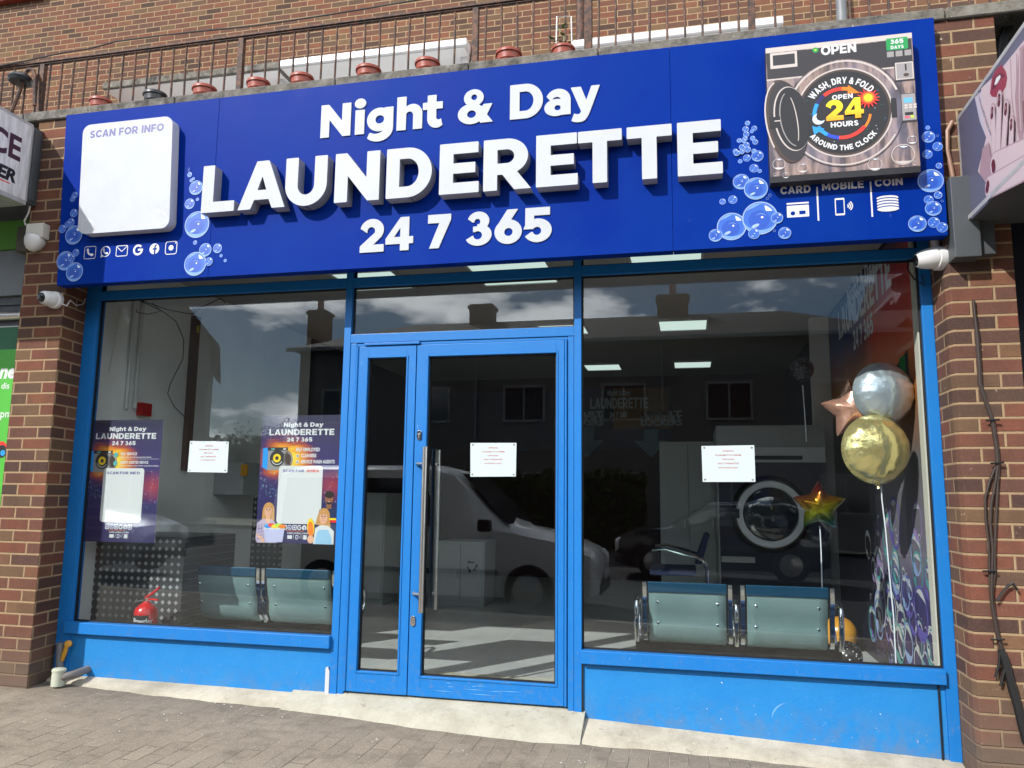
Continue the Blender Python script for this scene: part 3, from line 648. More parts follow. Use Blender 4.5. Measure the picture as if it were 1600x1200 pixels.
for i in range(13):
    a = rnd.uniform(0, 6.28); b = Vector((x + rnd.uniform(-.045, .045), -.115 + rnd.uniform(-.02, .02), z + rnd.choice([.04, .055, .07, .12, .145]))); d = Vector((math.cos(a), math.sin(a), rnd.uniform(-.2, .7))).normalized(); s_ = d.cross(Vector((0, 0, 1))).normalized(); l = rnd.uniform(.035, .06)
    n_ = d.cross(s_); mb.add([b, b + d * l * .5 + s_ * .012 + n_ * .004, b + d * l, b + d * l * .5 - s_ * .012 + n_ * .004], [(0, 1, 2, 3)])
mb.build('plant', M['fleaf'], t)
# old bracket on the railing
br = thing('bracket_lamp', 'black oval lamp hanging from a rusty hooked bracket on the terrace railing', 'lamp', atY(52, 165, -.1))
mb = MB(); mb.tube([atY(*q, -.07) for q in ((54, 165), (55, 118), (52, 110), (46, 108), (41, 112), (30, 145), (16, 180))], .014, 8); mb.build('bracket', M['iron'], br)
q = atY(32, 124, -.07); mb = MB(); mb.lathe([(.02, -.03), (.075, -.028), (.088, 0), (.07, .026), (.02, .034)], q, seg=24); mb.build('lamp_head', M['blackplastic'], br, smooth=True)

# ------------------------------------------------------------------ blue sign
SY = -.32
sg = thing('fascia_sign', 'wide blue launderette sign with raised white lettering, code board and washing machine picture', 'shop sign', (2.6, SY, 2.7098))
mb = MB(); xs = [-0.0933, 1.0405, 3.9363, 5.3223]; tops = [-0.1473, 1.0405, 3.9363, 5.3253]
for i in range(3):
    a, b, c, d = xs[i] + (.0008 if i else 0), xs[i + 1] - .0008, tops[i + 1] - .0008, tops[i] + (.0008 if i else 0)
    mb.hexa([(a, SY, 2.7117), (b, SY, 2.7117), (b, -.245, 2.7117), (a, -.245, 2.7117)], [(d, SY, 3.924), (c, SY, 3.924), (c, -.245, 3.924), (d, -.245, 3.924)])
mb.build('sign_panel', M['sign'], sg, bevel=.0012, seg=1)
def letter(ch, x0, x1, z0, z1, yb, depth, mf, ms, parent):
    wd, vs, fs = glyph_mesh(ch, depth)
    # x extents of ink
    ax = [v[0] for v in vs]; lo, hi = min(ax), max(ax); k = (x1 - x0) / (hi - lo); h = z1 - z0
    mb = MB(); P = [(x0 + (a - lo) * k, yb - depth / 2 - c, z0 + b * h) for a, b, c in vs]
    mb.add(P, fs, 0)
    for i, f in enumerate(fs):
        ys = [P[j][1] for j in f]
        if max(ys) - min(ys) > 1e-4: mb.mi[i] = 1
    return mb.build('letter', [mf, ms], parent)
for ch, a, b in (('L', 1.0141, 1.2456), ('A', 1.2741, 1.595), ('U', 1.5938, 1.8717), ('N', 1.9251, 2.2151), ('D', 2.2591, 2.5449), ('E', 2.5929, 2.8343), ('R', 2.8618, 3.1444), ('E', 3.1748, 3.4152), ('T', 3.4168, 3.6645), ('T', 3.6924, 3.9402), ('E', 3.9697, 4.2091)):
    letter(ch, a, b, 3.1067, 3.4188, SY, .08, M['white'], M['return'], sg)
for ch, a, b in (('N', 1.7752, 1.9776), ('i', 2.0012, 2.0768), ('g', 2.0876, 2.2605), ('h', 2.2836, 2.4491), ('t', 2.4515, 2.5787), ('&', 2.676, 2.895), ('D', 2.9991, 3.1985), ('a', 3.2074, 3.3636), ('y', 3.3651, 3.5345)):
    letter(ch, a, b, 3.5711, 3.7892, SY, .007, M['white'], M['white'], sg)
for ch, a, b in (('2', 2.0729, 2.2271), ('4', 2.2379, 2.4137), ('7', 2.5051, 2.6485), ('3', 2.7435, 2.898), ('6', 2.9157, 3.0787), ('5', 3.0895, 3.2545)):
    letter(ch, a, b, 2.8069, 3.0152, SY, .007, M['white'], M['white'], sg)
# printed bubbles and icons on the panel (one printed film)
M['bub'] = flat('bubble_fill_print', 44, 100, 198); M['bubd'] = flat('bubble_deep_print', 24, 80, 186); M['bubm'] = flat('bubble_mid_print', 74, 124, 210); M['bub2'] = flat('bubble_pale_print', 116, 160, 226); M['bubr'] = flat('bubble_rim_print', 160, 186, 232); M['bubh'] = flat('bubble_glint_print', 240, 244, 250)
pr = Print()
def bubble(px, py, r, P=pr, Y=SY, fill=None):
    p = atY(px, py, Y); e = atY(px + r, py, Y); rr = max(.004, float(np.hypot(*(e - p)[[0, 2]])))
    u, v = p[0], p[2]
    if rr > .008: P.ell(u, v, rr, rr, M['bubm'])
    if rr > .014: P.ell(u - rr * .04, v - rr * .02, rr * .86, rr * .86, M['bub'])
    if rr > .03: P.ell(u - rr * .05, v - rr * .10, rr * .60, rr * .58, M['bubd']); P.ring(u, v, rr * .93, rr * .93, rr * .2, M['bub2'], 195, 335, taper=True); P.ring(u, v, rr * .90, rr * .90, rr * .16, M['bub2'], 80, 150, taper=True)
    P.ring(u, v, rr, rr, rr * (.055 if rr > .02 else .13), M['bubr'])
    if rr > .012:
        P.ring(u, v, rr * .80, rr * .80, rr * .26, M['bubh'], 30, 70, taper=True); P.ell(u - rr * .28, v - rr * .46, rr * .24, rr * .10, M['bubr'], .4, 14); P.ell(u + rr * .12, v + rr * .04, rr * .07, rr * .07, M['bubh'], 0, 10)
        if rr > .03: P.ring(u + rr * .05, v - rr * .02, rr * .34, rr * .3, rr * .05, M['bub2'], 20, 150, taper=True)
BUB = '1168,192.5,4;1165,202,4.8;1178.5,200.6,4.4;1174.6,205.6,3;1166,210,4.6;1164,217,4;1155,219.6,3.8;1162,220.6,3.6;1176,216,4;1180,222,4.4;1166,227,4.8;1159,230.6,4.5;1168,234.4,5;1159,238,4;1149,236,3.8;1151,240,4.8;1178,236,3.8;1183.5,244,9.4;1167,247,6;1156.5,252,3.5;1178,263,7;1187,267.5,3.3;1158,284,13;1181,295,18.8;1199,310.6,2;1203,305,2.3;1145,312,7;1129,315,4.8;1143,354,23;1187.5,341,28;1118,368,10.5;1178,365.5,9;1214,341,9.5;1226,364.5,10;1210,361,2;1449.5,199.5,3.5;1450.5,214,10.3;1465,212,2;1465,229,8;1449,241,7.8;1467,259,5;1454,282.5,20.5;1465.5,305,6.5;1451,312,7.5;1458,326,13;1472,314.5,2;1433,350,14.3;1459,347.5,9.3;1472,355.5,8.8;295,264,1.4;295,267.5,1.4;296.5,273,3.5;302.5,279,2;299,282,2.5;306.6,293.5,10.3;308.5,311.5,2.3;296.5,318.5,7.5;308,351,19;305,379,3;321,390.5,9.5;340,388,6.8;305.5,412.5,17;327,409,6;345.5,399.5,2.3;352,407,2.3;117,305,4.5;114,311,4;115.5,333,5.5;111,347.5,5.5;106,351,4.5;98,358,5.5;116,367.5,13;102,407.5,13;119,395,5;112.5,404,5;117,425,13'
for lo, hi in ((0, 200), (200, 500), (1000, 1300), (1300, 1600)):
    pr = Print()
    for q in BUB.split(';'):
        q = [float(z) for z in q.split(',')]
        if lo <= q[0] < hi: bubble(*q, P=pr)
    pr.build('bubble_print', (0, SY - .0003, 0), parent=sg)
pr = Print()
W = M['white_print']; SB_ = M['sign']
def next_print(nm):
    global pr
    pr.build(nm, (0, SY - .0003, 0), parent=sg); pr = Print()
def PX(px, py, Y=SY): p = atY(px, py, Y); return p[0], p[2]
s1 = .0036
def icon_box(px0, px1, py0, py1, mat, th=None, r=.012):
    u0, v1 = PX(px0, py0); u1, v0 = PX(px1, py1); pr.rect(u0, u1, v0, v1, mat, r)
    if th: pr.rect(u0 + th, u1 - th, v0 + th, v1 - th, SB_, max(.002, r - th))
    return u0, u1, v0, v1
icon_box(132.5, 149, 385.5, 404, W, .004)
u, v = PX(140.5, 394.5); pr.ring(u + .012, v + .012, .034, .034, .013, W, 170, 285)
pr.ell(u - .016, v + .016, .009, .012, W, .3, 12); pr.ell(u + .018, v - .018, .012, .009, W, .3, 12)
next_print('contact_icon')
u, v = PX(165, 393); pr.ell(u, v, .037, .037, W); pr.poly([(u - .036, v - .04), (u - .03, v - .012), (u - .01, v - .032)], W); pr.ell(u, v, .031, .031, SB_); pr.ring(u + .008, v + .008, .026, .026, .010, W, 170, 285); pr.ell(u - .013, v + .012, .007, .009, W, 0, 12); pr.ell(u + .013, v - .013, .009, .007, W, 0, 12)
next_print('contact_icon')
a0, a1, b0, b1 = icon_box(182, 199, 384, 400, W, .005); pr.line([(a0 + .006, b1 - .008), ((a0 + a1) / 2, (b0 + b1) / 2 - .005), (a1 - .006, b1 - .008)], .005, W)
next_print('contact_icon')
u, v = PX(215.7, 390.5); pr.ring(u, v, .037, .037, .014, W, 42, 355); pr.rect(u, u + .037, v - .006, v + .007, W)
next_print('contact_icon')
u, v = PX(241.3, 388.8); pr.ell(u, v, .036, .036, W); pr.rect(u - .001, u + .010, v - .036, v + .012, SB_); pr.rect(u - .012, u + .018, v - .006, v + .004, SB_); pr.ring(u + .017, v + .011, .018, .018, .009, SB_, 90, 185)
next_print('contact_icon')
a0, a1, b0, b1 = icon_box(259, 276, 377.5, 397, W, .005, .018); u, v = (a0 + a1) / 2, (b0 + b1) / 2; pr.ell(u, v, .018, .018, W); pr.ell(a1 - .014, b1 - .014, .004, .004, W, 0, 10)
for tx, a, b, y in (('CARD', 1219.5, 1267, 304), ('MOBILE', 1284.5, 1350, 298), ('COIN', 1367, 1411, 292)):
    next_print('payment_word' if tx != 'CARD' else 'contact_icon')
    u0, v0 = PX(a, y); u1, _ = PX(b, y); pr.glyphs(tx, u0, v0, .043, u1 - u0, W, gap=.13)
next_print('payment_word')
for px, ya, yb in ((1276.5, 292, 345), (1360, 284, 339)):
    u0, v1 = PX(px, ya); _, v0 = PX(px, yb); pr.rect(u0 - .004, u0 + .004, v0, v1, W)
u0, v1 = PX(1229, 317.5); u1, v0 = PX(1264.5, 338); pr.rect(u0, u1, v0, v1 - .016, W, .004); pr.rect(u0, u1, v1 - .009, v1, W); pr.ell(u0 + .03, v0 + .022, .012, .012, SB_, 0, 14); pr.rect(u1 - .05, u1 - .018, v0 + .014, v0 + .034, SB_)
u0, v1 = PX(1304, 310); u1, v0 = PX(1320.5, 336); pr.rect(u0, u1, v0, v1, W, .006); pr.rect(u0 + .005, u1 - .005, v0 + .01, v1 - .01, SB_)
u, v = PX(1322, 322)
for r_ in (.014, .024, .034): pr.ring(u, v, r_, r_, .006, W, -48, 48)
u, v = PX(1386.5, 308)
for i in range(5):
    vv = v - i * .0155
    if i: pr.ell(u, vv, .055, .015, SB_)
    pr.ell(u, vv - .004, .053, .0135, W)
pr.build('payment_icons', (0, SY - .0003, 0), parent=sg)
# code board (the code itself is left out)
def rbox(mb, x0, x1, z0, z1, y0, y1, r, m=0, slant=0.0):
    pts = []
    for cx, cz, a0 in ((x1 - r, z0 + r, -90), (x1 - r, z1 - r, 0), (x0 + r, z1 - r, 90), (x0 + r, z0 + r, 180)):
        for i in range(7):
            a = R(a0 + 15 * i); zz = cz + r * math.sin(a); pts.append((cx + r * math.cos(a) - slant * (zz - z0), y0, zz))
    mb.prism(pts, (0, y1 - y0, 0), m)
mb = MB(); rbox(mb, 0.1033, 0.7882, 3.0283, 3.7918, -.3935, -.39, .059, 0, .047); ob = mb.build('board_face', M['white'], sg, label='white rounded board headed SCAN FOR INFO')
mb = MB(); rbox(mb, 0.1052, 0.7863, 3.0302, 3.7898, -.3898, -.3205, .057, 0, .047); mb.build('board_return', M['greyreturn'], sg)
pq = Print(); IND = flat('indigo_print', 92, 88, 150)
pq.glyphs('SCAN FOR INFO', 0.1288, 3.6936, .053, .564, IND, gap=.12, space=.42); pq.build('board_lettering', (0, -.3938, 0), parent=sg); pq = Print()
for cx, cz, r_ in ((0.1729, 3.0872, .045), (0.222, 3.0724, .02), (0.7176, 3.097, .05), (0.6832, 3.1264, .03), (0.7519, 3.1559, .025)):
    pq.ring(cx, cz, r_, r_, r_ * .12, flat('bubble_grey_print', 205, 208, 216)); pq.ring(cx, cz, r_ * .8, r_ * .8, r_ * .25, flat('bubble_grey_print', 222, 224, 230), 20, 80, taper=True)
pq.build('board_print', (0, -.3938, 0), parent=sg)

# washing machine picture board
def metal_print():
    n = N('printed_steel'); o = n.sep(n.obj()); f = n.noise(n.comb(n.math('MULTIPLY', o[0], 5.0), 0.0, n.math('MULTIPLY', o[2], .8)), 2.0, 4, 0.55); g = n.noise(n.obj(), 6, 3)
    c = n.ramp(f, [(0.28, rgb(26, 22, 25)), (0.42, rgb(74, 62, 60)), (0.52, rgb(150, 128, 118)), (0.58, rgb(78, 66, 68)), (0.70, rgb(34, 31, 40))])
    c = n.mix(n.rng(g, 0.4, 0.7, 0, 0.5), c, rgb(120, 118, 140)); return n.bsdf(c, 0.4)
M['pmetal'] = metal_print()
PB = dict(black=flat('black_print', 26, 26, 30), dk=flat('charcoal_print', 44, 42, 46), grey=flat('grey_print', 150, 146, 146), lt=flat('pale_steel_print', 200, 190, 184), mid=flat('mid_steel_print', 112, 102, 104), brown=flat('bronze_print', 70, 54, 46),
          green=flat('green_print', 10, 148, 74), orange=flat('orange_print', 246, 128, 20), red=flat('red_print', 226, 50, 36), yellow=flat('yellow_print', 252, 214, 30), cyan=flat('cyan_print', 30, 150, 232), blue2=flat('blue_print', 26, 70, 200), indigo=flat('deep_blue_print', 30, 28, 96), moon=flat('moon_print', 216, 228, 246), lcd=flat('lcd_print', 96, 176, 226), pink=flat('pink_print', 230, 90, 110), lime=flat('lime_print', 190, 220, 40))
x0, x1, z0, z1 = 4.462, 5.215, 3.066, 3.856
mb = MB(); mb.box(4.4534, 5.1924, -.39, -.3205, 3.0342, 3.8094); mb.build('picture_board', PB['dk'], sg, bevel=.002, seg=1, label='raised board with a washing machine picture')
P = Print()
def w_(px, py): p = atY(px, py, -.31); return p[0], p[2]
P.rect(x0, x1, z0, z1, M['pmetal'])
P.rect(x0, x1, z1 - .03, z1, PB['lt']); P.rect(x0 + .004, x1 - .004, z1 - .185, z1 - .034, PB['dk'])
P.rect(x0, x1, z1 - .195, z1 - .187, PB['lt']); P.rect(x0, x1, z0, z0 + .035, PB['black'])
a, b = w_(1203, 84); c, d = w_(1246, 104); P.rect(a, c, d, b, PB['lt']); P.rect(a + .014, c - .012, d + .018, b - .014, PB['dk'])
u, v = w_(1274, 78.5); P.ell(u, v, .016, .016, PB['green'], 0, 16); P.ell(u, v, .006, .006, PB['lime'], 0, 10)
u, v = w_(1283, 87); u2, _ = w_(1338, 80); P.glyphs('OPEN', u, v, .056, u2 - u, W, gap=.08)
a, b = w_(1384, 61); c, d = w_(1419, 76); P.rect(a, c, d, b, PB['green'], .008)
P.glyphs('365', a + (c - a) * .2, b - .034, .026, (c - a) * .6, W); P.glyphs('DAYS', a + (c - a) * .2, d + .006, .019, (c - a) * .6, W, gap=.12)
for px in (1385.5, 1399, 1413): a, b = w_(px, 81.5 - (px - 1385) * .11); P.rect(a, a + .034, b - .032, b, PB['grey'])
cu, cv = 4.853, 3.436
P.ell(cu, cv, .302, .312, PB['dk'], 0, 64); P.ell(cu, cv, .297, .307, M['pmetal'], 0, 64)
P.ring(cu, cv, .292, .302, .010, PB['lt'], 20, 160); P.ring(cu, cv, .292, .302, .007, PB['lt'], 200, 330)
P.ell(cu, cv, .246, .256, PB['lt'], 0, 64); P.ell(cu, cv, .238, .248, PB['brown'], 0, 64); P.ell(cu, cv, .226, .236, PB['black'], 0, 64)
rnd = random.Random(3)
for i in range(46):
    a = rnd.uniform(0, 6.28); r_ = rnd.uniform(.15, .22); P.ell(cu + r_ * math.cos(a), cv + r_ * math.sin(a), .0022, .0022, rnd.choice([PB['moon'], PB['green'], PB['indigo'], PB['cyan']]), 0, 6)
# colour arcs round the hours
segs = [(152, 128, 'indigo'), (128, 108, 'red'), (108, 88, 'red'), (88, 66, 'orange'), (184, 152, 'cyan')]
for a0, a1, c in segs: P.ring(cu - .01, cv - .005, .150, .150, .020, PB[c], a0, a1)
u, v = cu - .01 + .14 * math.cos(R(62)), cv - .005 + .14 * math.sin(R(62)); P.poly([(u - .028, v + .034), (u - .032, v - .014), (u + .03, v - .018)], PB['orange'])
for a0, a1, c in [(208, 236, 'cyan'), (236, 262, 'blue2'), (262, 290, 'red'), (290, 322, 'red'), (322, 352, 'orange')]: P.ring(cu - .01, cv - .005, .150, .150, .020 if a0 < 300 else .013, PB[c], a0, a1)
P.poly([(cu - .165, cv - .065), (cu - .10, cv - .085), (cu - .155, cv - .115)], PB['cyan'])
u, v = w_(1356, 154)
for i in range(16): a = i * math.pi / 8; P.poly([(u + .034 * math.cos(a - .2), v + .034 * math.sin(a - .2)), (u + .062 * math.cos(a), v + .062 * math.sin(a)), (u + .034 * math.cos(a + .2), v + .034 * math.sin(a + .2))], PB['red'])
P.ell(u, v, .037, .037, PB['red']); P.ell(u, v, .030, .030, PB['orange']); P.ell(u, v, .021, .021, PB['yellow'])
u, v = w_(1279, 186.5); P.ell(u, v, .032, .032, PB['moon']); P.ell(u + .015, v + .014, .027, .027, PB['black'])
u, v = w_(1300, 157); P.glyphs('OPEN', u, v, .028, .105, W, gap=.12)
def sun_print():
    n = N('yellow_orange_print'); o = n.sep(n.obj()); c = n.mix(n.rng(o[2], 3.355, 3.50), rgb(248, 122, 18, .86), rgb(252, 236, 34, .86)); return n.bsdf(c, .45)
u, v = w_(1291, 190); P.glyphs('24', u, v, .118, .19, sun_print(), gap=.05)
u, v = w_(1298, 200); P.glyphs('HOURS', u, v, .030, .14, W, gap=.1)
P.arctext('WASH, DRY & FOLD', cu - .005, cv - .005, .170, R(92), .038, W, sx=.66, gap=.14)
P.arctext('AROUND THE CLOCK', cu - .005, cv - .005, .212, R(-92), .030, W, inside=True, sx=.8, gap=.14)
a, b = w_(1396, 169); P.rect(a - .012, a + .016, b - .055, b + .055, PB['black'])
# coin box and card reader
a, b = w_(1398, 99); c, d = w_(1428, 123); P.rect(a - .004, c + .004, d - .008, b + .004, PB['dk']); P.rect(a, c, d, b, PB['lt']); P.rect(a + .006, c - .006, d + .006, b - .006, PB['grey']); P.rect(a + .048, a + .056, b - .05, b - .012, PB['black']); P.ell(a + .052, d + .025, .014, .01, PB['brown'])
a, b = w_(1408, 148); c, d = w_(1432, 187); P.rect(a - .003, c + .003, d - .01, b + .003, PB['dk']); P.rect(a, c, d, b, PB['grey']); P.rect(a + .01, c - .014, b - .05, b - .022, PB['lcd'])
for i in range(3):
    for j in range(2): P.rect(a + .012 + i * .022, a + .027 + i * .022, b - .068 - j * .014, b - .058 - j * .014, PB['lt'])
P.rect(a + .012, c - .014, d + .028, d + .045, PB['black']); P.rect(a + .01, a + .034, d + .012, d + .024, PB['pink']); P.rect(a + .04, c - .012, d + .012, d + .026, PB['lime'])
# the open door at the side of the drum
u, v = w_(1228, 190); P.ell(u, v, .105, .245, PB['brown'], .14, 44); P.ell(u + .012, v + .002, .096, .236, PB['dk'], .14, 44)
P.ring(u - .004, v, .103, .243, .008, PB['lt'], 100, 215, .14); P.ell(u + .03, v + .012, .092, .19, PB['lt'], .12, 44); P.ell(u + .034, v + .012, .088, .185, PB['black'], .12, 44)
P.ring(u + .04, v + .012, .072, .165, .006, PB['grey'], 110, 260, .12); P.ring(u + .03, v + .005, .030, .15, .005, PB['lt'], 300, 420, .12); P.rect(u - .085, u - .03, v - .035, v + .03, PB['black']); P.rect(u - .06, u - .03, v + .002, v + .008, PB['lt'])
for px, py, r_ in ((1217, 257, .033), (1254.5, 263, .026), (1411, 242, .058), (1425, 219, .024), (1367, 257, .036), (1228, 274, .017), (1211, 273, .009), (1429, 255, .011)):
    u, v = w_(px, py); P.ring(u, v, r_, r_, r_ * .07, PB['lt']); P.ring(u, v, r_ * .85, r_ * .85, r_ * .2, PB['moon'], 60, 110, taper=True); P.ring(u, v, r_ * .9, r_ * .9, r_ * .3, PB['lt'] if r_ > .05 else W, 215, 320, taper=True)
pic = P.build('machine_picture', (0.0748, -.3906, 0.0255), parent=sg); pic.scale = (0.9813, 0.9813, 0.9813)

# ------------------------------------------------------------------ shopfront
sf = thing('shopfront', 'bright blue aluminium shopfront with two large windows and a glazed double door', 'shopfront', (2.6, 0, .15))
def member(name, x0, x1, z0, z1, y0=0.0, y1=.07, bev=.003, parent=None, mat=None, **kw):
    mb = MB(); mb.box(x0, x1, y0, y1, z0, z1); return mb.build(name, mat or M['blue'], parent or sf, bevel=bev, seg=2, **kw)
ZT = 3.02
B0, B1, D1, D2 = 1.841, 1.888, 3.333, 3.3805
member('jamb', -.138, -.032, .10, ZT); member('jamb', 5.263, 5.320, .03, ZT)
member('mullion', B0, B1, .12, ZT); member('mullion', D1 + .004, D2, .08, ZT)
ZS = .5
for a, b, zb in ((-.032, B0, .10), (D2, 5.263, .0)):
    member('head_rail', a, b, 2.69, 2.751, .001, .069); member('head_rail', a, b, 2.99, ZT, .001, .069)
    mb = MB(); mb.box(a - (.03 if a < 0 else -.0005), b - .0005, -.028, .075, ZS - .075, ZS - .002); mb.build('sill', M['blue'], sf, bevel=.004)
    rw = []
    mb = MB(); mb.box(a, b, .012, .16, zb, ZS - .076); mb.build('stall_riser', M['riser'], sf, bevel=.002, seg=1)
member('head_rail', B1, D1 + .004, 2.69, 2.751, .001, .069); member('head_rail', B1, D1 + .004, 2.99, ZT, .001, .069)
member('transom', B1, D1 + .004, 2.318, 2.376, .0, .069)
mb = MB(); mb.box(D2 + .002, D2 + .009, .0, .011, .05, ZS - .08); mb.build('cover_strip', M['black'], sf)
mb = MB(); mb.box(5.225, 5.233, .0, .011, .02, ZS - .078); mb.build('cover_strip', M['black'], sf, bevel=.002)
P = Print(); SCF = flat('pale_scuff', 104, 166, 222, .5, .78)
for px, py, r_, a0, a1, t_ in ((1232, 1122, .085, 95, 190, .010),):
    p = atY(px, py, .012); P.ring(p[0], p[2], r_, r_ * .9, t_, SCF, a0, a1, taper=True)
rd = random.Random(6)
for i in range(16): p = atY(rd.uniform(960, 1460), rd.uniform(1060, 1130), .012); P.ell(p[0], p[2], rd.uniform(.002, .006), rd.uniform(.001, .003), rd.choice([SCF, M['white_print']]), rd.uniform(0, 3), 8)
P.build('scuff_marks', (0, .0117, 0), parent=sf)
# gaskets and panes
def pane(name, x0, x1, z0, z1, parent=None, y=.034, gk=.008):
    par = parent or sf
    mb = MB(); mb.box(x0, x1, y - .004, y + .004, z0, z1); o = mb.build(name, M['glass'], par)
    mb = MB(); g = gk
    for yy in ((y - .0095, y - .0045), (y + .0045, y + .0095)):
        mb.box(x0, x0 + g, *yy, z0, z1); mb.box(x1 - g, x1, *yy, z0, z1); mb.box(x0 + g, x1 - g, *yy, z0, z0 + g); mb.box(x0 + g, x1 - g, *yy, z1 - g, z1)
    mb.build('gasket', M['black'], par); return o
pane('window_pane', -.031, B0 - .001, ZS - .001, 2.689); pane('window_pane', D2 + .001, 5.262, ZS - .001, 2.689)
pane('window_pane', B1 + .001, D1 + .003, 2.377, 2.689)
for a, b in ((-.031, B0 - .001), (B1 + .001, D1 + .003), (D2 + .001, 5.262)): pane('window_pane', a, b, 2.752, 2.989)
# door set
member('door_frame', B1 + .002, B1 + .042, .155, 2.316, .004, .075); member('door_frame', D1 - .034, D1 + .002, .155, 2.316, .004, .075)
member('door_frame', B1 + .043, D1 - .035, 2.296, 2.317, .008, .075)
ZD0, ZD1 = .182, 2.293
XS = atY(650, 590, .0)[0]
def door(x0, x1, gx0, gx1, gz0, gz1, label):
    d = None
    mb = MB(); y0, y1 = .0, .055
    mb.box(x0, gx0, y0, y1, ZD0, ZD1); mb.box(gx1, x1, y0, y1, ZD0, ZD1); mb.box(gx0, gx1, y0, y1, ZD0, gz0); mb.box(gx0, gx1, y0, y1, gz1, ZD1)
    d = mb.build('door', M['blue'], sf, bevel=.0025, label=label)
    # glazing bead
    mb = MB(); b = .012
    mb.box(gx0 - b, gx0 - .001, -.005, -.0005, gz0 - b, gz1 + b); mb.box(gx1 + .001, gx1 + b, -.005, -.0005, gz0 - b, gz1 + b); mb.box(gx0, gx1, -.005, -.0005, gz0 - b, gz0 - .001); mb.box(gx0, gx1, -.005, -.0005, gz1 + .001, gz1 + b)
    mb.build('glazing_bead', M['blue'], d, bevel=.0015, seg=1)
    pane('door_glass', gx0 + .0005, gx1 - .0005, gz0 + .0005, gz1 - .0005, d, .03)
    return d
gq = lambda x, y: atY(x, y, 0)
g0, g1 = gq(575, 575)[0], gq(635, 575)[0]
d1 = door(B1 + .062, XS - .003, g0, g1, gq(590, 1050)[2], gq(600, 559)[2], 'narrow glazed side leaf of the double door')
h0, h1 = gq(669, 600)[0], gq(869, 600)[0]
d2 = door(XS + .003, D1 - .055, h0, h1, gq(760, 1063)[2], gq(760, 554.5)[2], 'wide glazed door leaf with a long pull handle')
# hinge tubes
for x in (B1 + .0525, D1 - .0445):
    mb = MB(); mb.cyl((x, -.001, ZD0), (x, -.001, ZD1), .0075); mb.box(x - .008, x + .008, .001, .05, ZD0, ZD1); mb.build('hinge_tube', M['blue'], sf, smooth=True)
# mullion corner tubes beside the door
P = Print(); SCF = flat('pale_scuff', 104, 166, 222, .5, .78)
rd = random.Random(12)
for i in range(9): u = rd.uniform(h0 + .02, h1 - .15); v = rd.choice([.215, .24, .262]) + rd.uniform(-.008, .008); l = rd.uniform(.03, .2); P.poly([(u, v), (u + l * .5, v - .0025), (u + l, v), (u + l * .5, v + .002)], SCF)
P.build('scuff_marks', (0, -.0004, 0), parent=d2)
# pull handle
za, zb = gq(660, 699)[2], gq(655, 955)[2]; xh = atY(661.5, 800, -.06)[0] 
hd = MB(); hd.cyl((xh, -.06, zb), (xh, -.06, za), .0155, seg=20)
hd = hd.build('handle', M['steel'], d2, smooth=True)
for py in (725, 927):
    z = gq(650, py)[2]; mb = MB(); mb.tube([(XS + .028, -.002, z), (XS + .034, -.03, z), (xh, -.055, z)], [.013, .009, .008], 12); mb.build('standoff', M['steel'], hd, smooth=True)
mb = MB(); mb.cyl((xh + .035, .1, zb), (xh + .035, .1, za - .01), .0155, seg=20); mb.tube([(xh + .035, .1, zb + .1), (xh + .035, .056, zb + .1)], .008); mb.tube([(xh + .035, .1, za - .1), (xh + .035, .056, za - .1)], .008); mb.build('inner_handle', M['steel'], d2, smooth=True)
for px, py in ((655.5, 680), (645.5, 970)):
    p = gq(px, py); mb = MB(); rbox(mb, p[0] - .015, p[0] + .015, p[2] - .03, p[2] + .03, -.008, -.0005, .0145); lk = mb.build('lock', M['chrome'], d2, bevel=.002)
    mb = MB(); mb.cyl((p[0], -.012, p[2] + .006), (p[0], -.0085, p[2] + .006), .009); mb.box(p[0] - .002, p[0] + .002, -.012, -.0085, p[2] - .02, p[2] - .004); mb.build('key_cylinder', M['steel'], lk)
mb = MB(); mb.box(B1 + .1, XS + .02, -.012, .006, 2.299, 2.314); mb.build('door_closer_cover', M['blue'], sf, bevel=.002)
# white end cap at the foot of the mullion
mb = MB(); mb.prism([(B0 - .028, -.004, .13), (B0 - .001, -.004, .13), (B0 - .001, -.004, .285), (B0 - .012, -.004, .315), (B0 - .028, -.004, .31)], (0, .014, 0)); mb.build('end_cap', M['white'], sf, bevel=.002)

